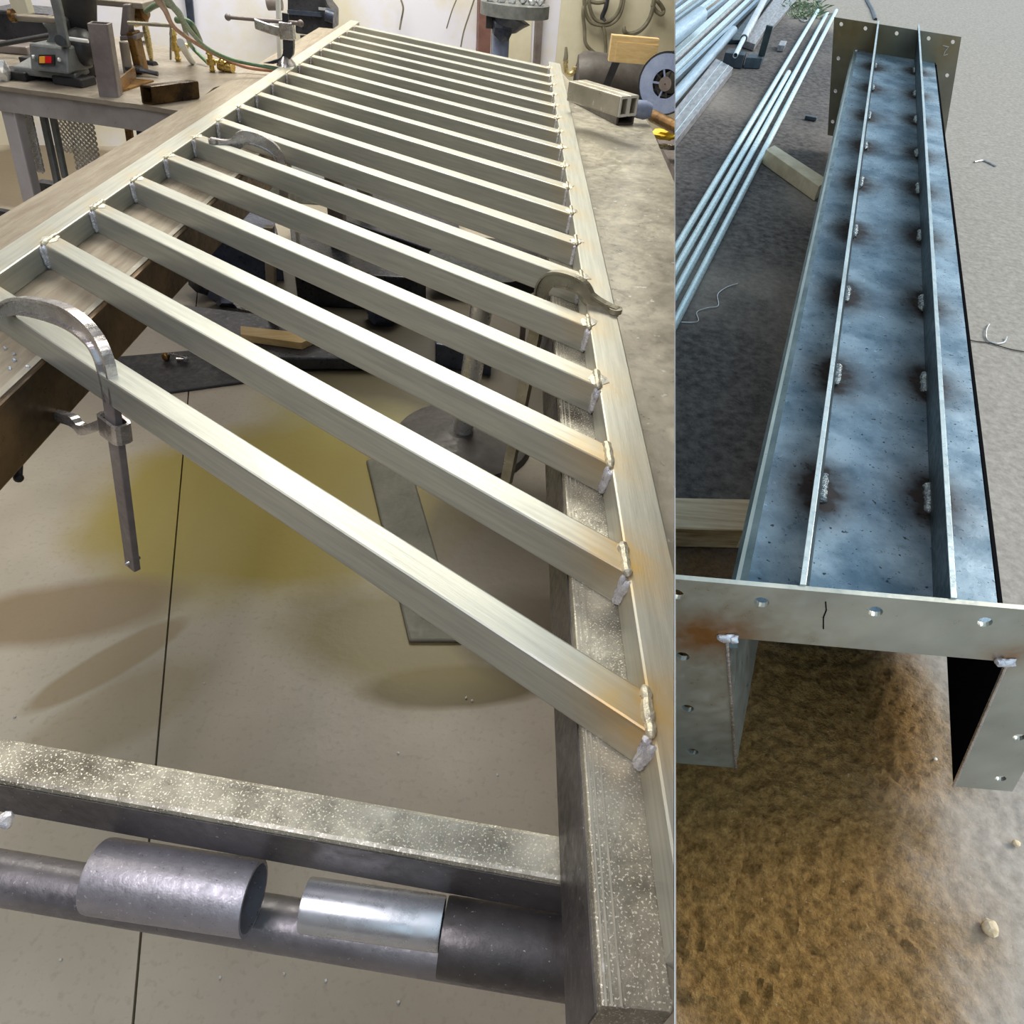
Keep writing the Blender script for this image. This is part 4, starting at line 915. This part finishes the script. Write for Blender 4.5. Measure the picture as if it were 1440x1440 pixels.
for out, sg in ((b1, 1), (b2, -1)):
    for i, q_ in enumerate(out):
        b_ = MB(); c_ = q_+cn_*sg*(RT/2+.003)-vR*.003; b_.bead(c_-aR*.040, c_+aR*.040, .0085, lump=.8, n=16, seed=i*3+sg)
        b_.bead(q_-cn_*sg*(RT/2+.002)-aR*.026, q_-cn_*sg*(RT/2+.002)+aR*.026, .005, lump=.7, n=12, seed=i*7+sg)
        build('weld_bead', b_, 'spatter', ybeam, 'R')
# side walls of the channel
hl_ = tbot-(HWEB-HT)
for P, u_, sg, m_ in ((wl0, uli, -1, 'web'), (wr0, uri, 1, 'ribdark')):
    a_ = P0+cV*u_+vR*(HWEB-HT); a_, z_ = span(a_); b_ = MB(); b_.box(a_+vR*.006, z_-a_, cn_*sg*.007, vR*(hl_-.006)); build('side_wall', b_, 'flange' if sg < 0 else 'shade_scratch', ybeam, 'R')  # right inner wall black: recess shade put into its colour
lip = PR(1034, 792, HWEB+.03); lip0, lip1 = span(lip)
sec0 = [wl0, wl0.lerp(lip0, .5)-vR*.008, lip0, lip0+vR*.012, wl0+vR*.035]
b_ = MB(); b_.loft([sec0, [p+(wl1-wl0) for p in sec0]]); build('outer_lip', b_, 'lip', ybeam, 'R', heat=[], heat2=[], label='rounded outer edge of the beam, greener grey')
# beads where the legs of the end plate are welded
for u_, sg in ((uli, 1), (uri, -1)):
    pa = Pf+cV*u_+vR*tbar; pb_ = Pf+cV*u_+vR*tbot
    b_ = MB(); b_.bead(pa-aR*.001, pb_-aR*.001, .0028, lump=.3, seed=5); build('edge_bead', b_, 'chrome', ybeam, 'R')
    b_ = MB(); b_.blob(pa-aR*.002-vR*.002, .010, 2, .5, (1.4, .6, .8)); b_.blob(pa-aR*.004+cn_*.012*sg-vR*.004, .007, 2, .5); build('weld_blob', b_, 'weld', ybeam, 'R', smooth=True)
b_ = MB(); q_ = span(base1)[0]; b_.blob(q_+vR*-.01+aR*.006, .011, 2, .4, (1.3, 1, 1)); build('weld_blob', b_, 'brownsteel', ybeam, 'R', smooth=True)

# chalk mark on the far plate and a dark scratch on the near one
def pmark(pts, P, a, off, w, m, name):
    q_ = []
    for x, y in pts:
        u, v = ipl(x, y, P, a, vR); q_.append(P+a*u+vR*v+off)
    b_ = MB(); b_.tube(q_, w, 6); return build(name, b_, m, ybeam, 'R')
pmark([(1326, 64), (1334, 66), (1329, 72), (1327, 78), (1333, 76)], Q0f, cF, -aR*.001, .0022, 'flangefar' if False else 'wire', 'chalk_mark')
pmark([(1161, 846), (1162, 858), (1158, 868), (1158, 884)], Pf, cV, aR*-.0004, .0009, 'shade_scratch', 'scratch')
# ground
gy = (aR-nR*aR.dot(nR)).normalized(); gx = gy.cross(nR).normalized()
G0 = CAM-nR*HG
def gpt(a, b, z=0): return G0+gx*a+gy*b+nR*z
def gco(P): w = P-G0; return w.dot(gx), w.dot(gy)
def steps(a, b0, b1, b, fine, grow):
    out = []; v = b0
    while v < b1: out.append(v); v += fine
    s_ = fine; lo = []; v = b0
    while v > a: s_ *= grow; v -= s_; lo.append(v)
    s_ = fine; hi = [b1]; v = b1
    while v < b: s_ *= grow; v += s_; hi.append(v)
    return lo[::-1]+out+hi
xs = steps(-5.5, -.25, .80, 7, .0075, 1.06); ys = steps(-2.5, .0, 1.10, 13, .0075, 1.045)
soilpts = [(gco(PR(x, y, HG)), r) for x, y, r in ((1060, 1150, .36), (1050, 1330, .26), (1180, 1280, .17), (1150, 1000, .26), (1230, 1380, .12), (1000, 900, .25), (1290, 1180, .08))]
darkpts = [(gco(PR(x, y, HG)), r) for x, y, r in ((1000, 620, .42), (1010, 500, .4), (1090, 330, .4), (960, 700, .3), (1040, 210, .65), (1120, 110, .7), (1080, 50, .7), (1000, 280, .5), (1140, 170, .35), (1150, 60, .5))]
b_ = MB(); grid = []; so = []; dk = []
lay = b_.bm.verts.layers.float.new('soil'); lay2 = b_.bm.verts.layers.float.new('dark_tone')
for y_ in ys:
    row = []
    for x_ in xs:
        q_ = V((x_, y_, 0)); nn = noise.fractal(q_*3, 1, 2, 4)*.09
        s_ = max(1/(1+math.exp((math.hypot(x_-c[0], y_-c[1])+nn-r)/.035)) for c, r in soilpts)
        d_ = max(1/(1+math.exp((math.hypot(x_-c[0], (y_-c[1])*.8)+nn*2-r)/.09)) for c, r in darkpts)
        z = 0
        if -.5 < x_ < 1.1 and y_ < 1.7:
            z = (noise.fractal(q_*38, .7, 2.1, 4)*.0085+noise.ridged_multi_fractal(q_*14, .9, 2, 4, .8, 1.5)*.0016)*(.35+.9*s_)*min(1, max(0, (1.7-y_)/.5))
        row.append(b_.bm.verts.new(gpt(x_, y_, z-.003))); so.append(s_); dk.append(d_)
    grid.append(row)
k = 0
for row in grid:
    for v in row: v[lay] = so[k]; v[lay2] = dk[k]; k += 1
for j in range(len(ys)-1):
    for i in range(len(xs)-1): b_.face((grid[j][i], grid[j][i+1], grid[j+1][i+1], grid[j+1][i]), True)
def ground_material():
    m = bpy.data.materials.new('yard ground'); m.use_nodes = True; nt = m.node_tree; L = nt.links; b = nt.nodes['Principled BSDF']
    tc = node(nt, 'ShaderNodeTexCoord'); P = tc.outputs['Object']
    def nz(s, d=6):
        n = node(nt, 'ShaderNodeTexNoise'); n.inputs['Scale'].default_value = s; n.inputs['Detail'].default_value = d; n.inputs['Roughness'].default_value = .65; L.new(P, n.inputs['Vector']); return n.outputs['Fac']
    def ramp(f, a, b_, c1, c2):
        r = node(nt, 'ShaderNodeValToRGB'); r.color_ramp.elements[0].position = a; r.color_ramp.elements[1].position = b_
        r.color_ramp.elements[0].color = c4(c1); r.color_ramp.elements[1].color = c4(c2); L.new(f, r.inputs[0]); return r.outputs[0]
    def mix(f, a, c):
        x = node(nt, 'ShaderNodeMix', data_type='RGBA'); L.new(f, x.inputs[0]); L.new(a, x.inputs[6]); L.new(c, x.inputs[7]); return x.outputs[2]
    base = ramp(nz(45, 9), .3, .7, (.26, .235, .205), (.43, .39, .345))
    dark_tone = ramp(nz(30, 8), .35, .65, (.05, .047, .048), (.16, .15, .148))  # darker ground tone for the left of the yard
    soil = ramp(nz(75, 8), .33, .70, (.17, .09, .024), (.46, .275, .09))
    a2 = node(nt, 'ShaderNodeAttribute', attribute_name='dark_tone'); a1 = node(nt, 'ShaderNodeAttribute', attribute_name='soil')
    col = mix(a2.outputs['Fac'], base, dark_tone); col = mix(a1.outputs['Fac'], col, soil)
    col = mix(ramp(nz(220, 2), .68, .74, (0, 0, 0), (.7, .7, .7)), col, ramp(nz(50), .3, .7, (.4, .34, .25), (.65, .6, .5)))
    L.new(col, b.inputs['Base Color']); b.inputs['Roughness'].default_value = .95; b.inputs['Specular IOR Level'].default_value = .2
    bp = node(nt, 'ShaderNodeBump'); ms = node(nt, 'ShaderNodeMath', operation='MULTIPLY_ADD'); L.new(a1.outputs['Fac'], ms.inputs[0]); ms.inputs[1].default_value = .8; ms.inputs[2].default_value = .14; bp.inputs['Distance'].default_value = .02; L.new(ms.outputs[0], bp.inputs['Strength'])
    L.new(nz(120, 6), bp.inputs['Height']); L.new(bp.outputs[0], b.inputs['Normal']); return m
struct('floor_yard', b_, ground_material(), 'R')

# crack in the slab, as an open dark seam
def groundpath(pts, r, m, name, label, cat, lift=.0, seg=6, **k):
    s_ = smoothpath([PR(x, y, HG-.001)+nR*lift*(i % 2) for i, (x, y) in enumerate(pts)], 6)
    b_ = MB(); b_.tube(s_, r, seg); return build(name, b_, m, None, 'R', label=label, category=cat, **k)
groundpath([(1357, 476), (1372, 480), (1390, 482), (1410, 488), (1425, 492), (1450, 496)], .0022, mat('crack dirt', (.05, .04, .03), rough=.9), 'ground_crack', 'thin dark crack in the pavement right of the beam', 'crack')
groundpath([(1370, 228), (1382, 226), (1390, 229), (1400, 234)], .006, 'scalebar', 'iron_scrap', 'small dark curved scrap on the pavement right of the beam', 'scrap')
groundpath([(1391, 456), (1386, 466), (1388, 478), (1400, 484), (1412, 481), (1415, 475)], .0028, 'wire', 'bent_wire', 'pale hook shaped wire end lying on the pavement by the crack', 'wire', lift=.004)
groundpath([(958, 453), (981, 453), (980, 439), (995, 434), (1010, 430), (1009, 415), (1022, 404), (1037, 400)], .002, 'wire', 'zigzag_wire', 'thin pale zigzag wire on the dark ground left of the beam', 'wire', lift=.003)
groundpath([(1214, -20), (1219, 0), (1226, 14), (1231, 28)], .018, 'blackmetal', 'ground_hose', 'dark hose end on the pavement behind the far end plate', 'hose')
groundpath([(1160, -20), (1153, 0), (1149, 12)], .014, 'blackmetal', 'ground_hose', 'dark hose end beside the weeds at the top edge', 'hose')
for x, y, r_, sc, lab in ((1388, 1307, .0145, (1, 1.05, .9), 'pale tan stone, the larger of two on the ground at lower right'), (1427, 1187, .0075, (1.1, .9, .7), 'small pale pebble near the right edge, above the larger tan stone'), (1315, 1068, .0035, (1.2, 1, .7), 'tiny white chip on the soil between the legs of the end plate')):
    P = PR(x, y, HG)+nR*r_*.7; b_ = MB(); b_.blob(P, r_, 2, .25, sc, seed=x); build('stone' if r_ > .005 else 'white_chip', b_, 'rock' if r_ > .005 else 'white', None, 'R', label=lab, category='stone' if r_ > .005 else 'chip')

# lumber under the beam
def quadR(pts, h, hh, m, name, label, cat='lumber', bev=.002):
    b_ = MB(); b_.prism([PR(x, y, h) for x, y in pts], -nR*hh); return build(name, b_, m, None, 'R', bevel=bev, label=label, category=cat)
hlum = HG-HBOT
M['lumber'] = mat('weathered pine board', (.56, .43, .26), (.80, .68, .48), 5, 0, .65, .2, 30, axis=cn_, stretch=16, speck=(.25, .15, .06), spk=.74, sscale=14)
quadR([(900, 699), (1051, 702), (1250, 705), (1250, 752), (1046, 745), (900, 741)], HBOT+.001, hlum-.001, 'lumber', 'lumber_block', 'pale pine four by four under the near end of the beam')
b0 = [PR(900, 741, HBOT+.002), PR(1046, 745, HBOT+.002)]
b_ = MB(); n_ = -gy; b_.prism([b0[0], b0[1], b0[1]-nR*(hlum-.006), b0[0]-nR*(hlum-.006)], -gy*.004); o = build('rough_face', b_, 'lumber2', bpy.data.objects['lumber_block'], 'R', label='darker stained front face')
quadR([(1077, 210), (1089, 204), (1165, 253), (1152, 262)], HG-hlum+.001, hlum-.001, 'grain', 'lumber_block', 'angled pine block between the galvanized pipes and the beam')

# four galvanized pipes on the ground
def pipeR(x1, y1, x2, y2, r, m, label, h=None, hollow=.85, ext=1.6, name='galvanized_pipe', seg=20, group=None, cat='pipe'):
    h = HG-r-.001 if h is None else h
    A, B = PR(x1, y1, h), PR(x2, y2, h); d_ = (B-A).normalized(); B = B+d_*ext
    b_ = MB(); b_.tube([A, A.lerp(B, .5), B], r, seg, hollow=hollow); return build(name, b_, m, None, 'R', label=label, category=cat)
pipeR(1150, 15, 950, 350, .0165, 'galvpipe', 'leftmost of the long galvanized pipes lying on the ground')
pipeR(1109, 102, 967, 350, .0165, 'galvpipe', 'short galvanized pipe starting halfway along the others')
pipeR(1163, 19, 984, 350, .0165, 'galvpipe', 'long galvanized pipe just right of the short one')
pipeR(1176, 15, 1003, 350, .0165, 'galvpipe', 'rightmost of the long galvanized pipes, touching the angled pine block')

# stack of stock at top left of the yard
def flat(pts, h, th, m, label, name='steel_bar', cat='bar'): return quadR(pts, h, th, m, name, label, cat, .002)
flat([(1007, 82), (1032, 96), (900, 268), (900, 200)], HG-.05, .05-.001, 'scalebar', 'wide scaly rectangular tube at the front of the stock pile', 'rectangular_tube', 'tube') if False else None
def slab(xa, ya, xb, yb, xc, yc, xd, yd, htop, th, m, label, name='steel_bar', cat='bar'):
    b_ = MB(); b_.prism([PR(xa, ya, htop), PR(xb, yb, htop), PR(xc, yc, htop), PR(xd, yd, htop)], -nR*-0+(-nR)*(-0.0)+(-nR)*th); return build(name, b_, m, None, 'R', bevel=.003, label=label, category=cat)
t_ = slab(1007, 82, 1031, 95, 905, 255, 905, 208, HG-.055, .053, 'scalebar', 'wide scaly rectangular tube at the front edge of the stock pile', 'rectangular_tube', 'tube')
for o_ in (.35, .75):
    a = PR(1007, 82, HG-.0555).lerp(PR(1031, 95, HG-.0555), o_); z = PR(905, 208, HG-.0555).lerp(PR(905, 255, HG-.0555), o_)
    b_ = MB(); b_.ribbon([a, z], gx*.004, nR*.002); build('seam_line', b_, 'palebar', t_, 'R')
pipeR(1031, 43, 950, 134, .034, 'bluepipe', 'thick blue grey pipe lying against the wide scaly tube', h=HG-.075, name='steel_pipe')
pipeR(984, 22, 938, 58, .060, 'bluepipe', 'largest grey pipe in the stock pile with its blunt end showing', h=HG-.20, name='steel_pipe', hollow=None, seg=32)
specs = [(1079, -14, 950, 108, .016, 'bluepipe', .06, 'narrow blue grey bar just above the thick blue grey pipe'),
         (1066, -14, 950, 95, .020, 'palebar', .08, 'pale bar second from the thick blue grey pipe'),
         (1055, -14, 950, 83, .014, 'scalebar', .07, 'dull narrow bar third from the thick blue grey pipe'),
         (1046, -14, 950, 72, .026, 'palebar', .10, 'widest pale bar crossing behind the largest grey pipe'),
         (1034, -14, 985, 24, .012, 'bluepipe', .11, 'short blue bar showing beside the blunt pipe end'),
         (1016, -14, 950, 36, .014, 'palebar', .16, 'pale bar running above the largest grey pipe'),
         (1004, -14, 950, 26, .012, 'bluepipe', .15, 'blue bar near the top left corner of the stock pile'),
         (990, -14, 950, 15, .014, 'palebar', .17, 'pale bar second from the top left corner of the pile'),
         (975, -14, 950, 6, .010, 'bluepipe', .17, 'last blue bar in the top left corner of the pile')]
for x1, y1, x2, y2, hw, m, hh, lab in specs:
    A, B = PR(x1, y1, HG-hh), PR(x2, y2, HG-hh); d_ = (B-A).normalized(); w = d_.cross(nR)
    b_ = MB(); b_.rect(A-w*hw, B+d_*.4-w*hw, w*hw*2, -nR*min(.04, hh), r=.1); build('steel_bar', b_, m, None, 'R', label=lab, category='bar')
# brown bars farther right and the pipe with an inner rod
slab(1098, -14, 1112, -14, 1062, 62, 1044, 56, HG-.05, .048, 'scalebar', 'broad brown scale bar right of the sleeved pipe', 'steel_bar', 'bar')
slab(1120, -14, 1132, -14, 1080, 44, 1068, 36, HG-.04, .038, 'scalebar', 'outer brown bar at the right side of the stock pile', 'steel_bar', 'bar')
slab(1084, -14, 1094, -14, 1040, 56, 1024, 56, HG-.03, .028, 'ribdark', 'dark bar beneath the sleeved pipe in the stock pile', 'steel_bar', 'bar')
t_ = thing('sleeved_pipe', PR(1047, 56, HG-.1), 'pinkish grey pipe with a thinner rod sliding out of its near end', 'pipe')
A, B = PR(1082, -14, HG-.13), PR(1046, 54, HG-.13); b_ = MB(); b_.tube([A, B], .028, 24, hollow=.84); build('outer_pipe', b_, 'galv', t_, 'R')
C_ = PR(1034, 78, HG-.12); b_ = MB(); b_.tube([A.lerp(B, .8), B, C_], .017, 16, hollow=.8); build('inner_rod', b_, 'palebar', t_, 'R')
def blockR(xl, yl, xr, yr, h, up_, dep, m, label, name='steel_block', cat='block'):
    A, B = PR(xl, yl, h), PR(xr, yr, h); d_ = gy; b_ = MB(); b_.prism([A, B, B+d_*dep, A+d_*dep], nR*up_); return build(name, b_, m, None, 'R', bevel=.004, label=label, category=cat)
blockR(1015, 93, 1042, 97, HG, .088, .12, 'yarddark', 'dark square end block under the sleeved pipe')
o = blockR(1045, 96, 1068, 97, HG, .07, .14, 'yarddark', 'dark block at the foot of the upright post in the stock pile')
blockR(1066, 78, 1075, 80, HG-.0705, .19, .03, 'ribdark', 'dark upright flat post standing in the stock pile', 'upright_post', 'post')
blockR(1092, 72, 1101, 73, HG, .045, .17, 'scalebar', 'short square offcut lying alone between the pile and the pipes', 'tube_offcut', 'offcut')
blockR(1131, 168, 1147, 171, HG, .022, .03, 'yarddark', 'small dark scrap on the ground between pipes and beam', 'iron_scrap', 'scrap')
# weeds by the pile
b_ = MB(); rg = random.Random(5)
for i in range(170):
    x, y = rg.uniform(1108, 1158), rg.uniform(6, 27); P = PR(x, y, HG); a = rg.uniform(0, 6.28); L_ = rg.uniform(.03, .11)
    d_ = (gx*math.cos(a)+gy*math.sin(a))*L_; s_ = d_.cross(nR).normalized()*.005
    b_.prism([P-s_, P+s_, P+d_*.6+nR*L_*.5+s_, P+d_+nR*L_*.55], nR*.001)
build('weed_patch', b_, 'weed', None, 'R', label='low green weeds growing by the end of the galvanized pipes', category='weeds', kind='stuff')
groundpath([(1124, 27), (1130, 31), (1136, 28), (1132, 24)], .006, 'wire', 'pale_scrap', 'pale curled scrap at the edge of the weeds', 'scrap', lift=.006)

# ------------------------------------------------------------------ daylight
w = bpy.data.worlds.new('sky'); bpy.context.scene.world = w; w.use_nodes = True; nt = w.node_tree
bg = nt.nodes['Background']; bg.inputs[0].default_value = (.60, .78, .93, 1); bg.inputs[1].default_value = 1.25
sun = bpy.data.lights.new('sun', 'SUN'); sun.energy = 3.1; sun.color = (1, .90, .78); sun.angle = math.radians(28)
so_ = bpy.data.objects.new('sun', sun); COL.objects.link(so_); so_['kind'] = 'structure'
sd = V((-.70, -.22, -.52)); so_.rotation_euler = sd.to_track_quat('-Z', 'Y').to_euler()
sc = bpy.context.scene
sc.view_settings.view_transform = 'Standard'; sc.view_settings.look = 'None'; sc.view_settings.exposure = 0; sc.view_settings.gamma = 1
sc.view_settings.use_curve_mapping = False
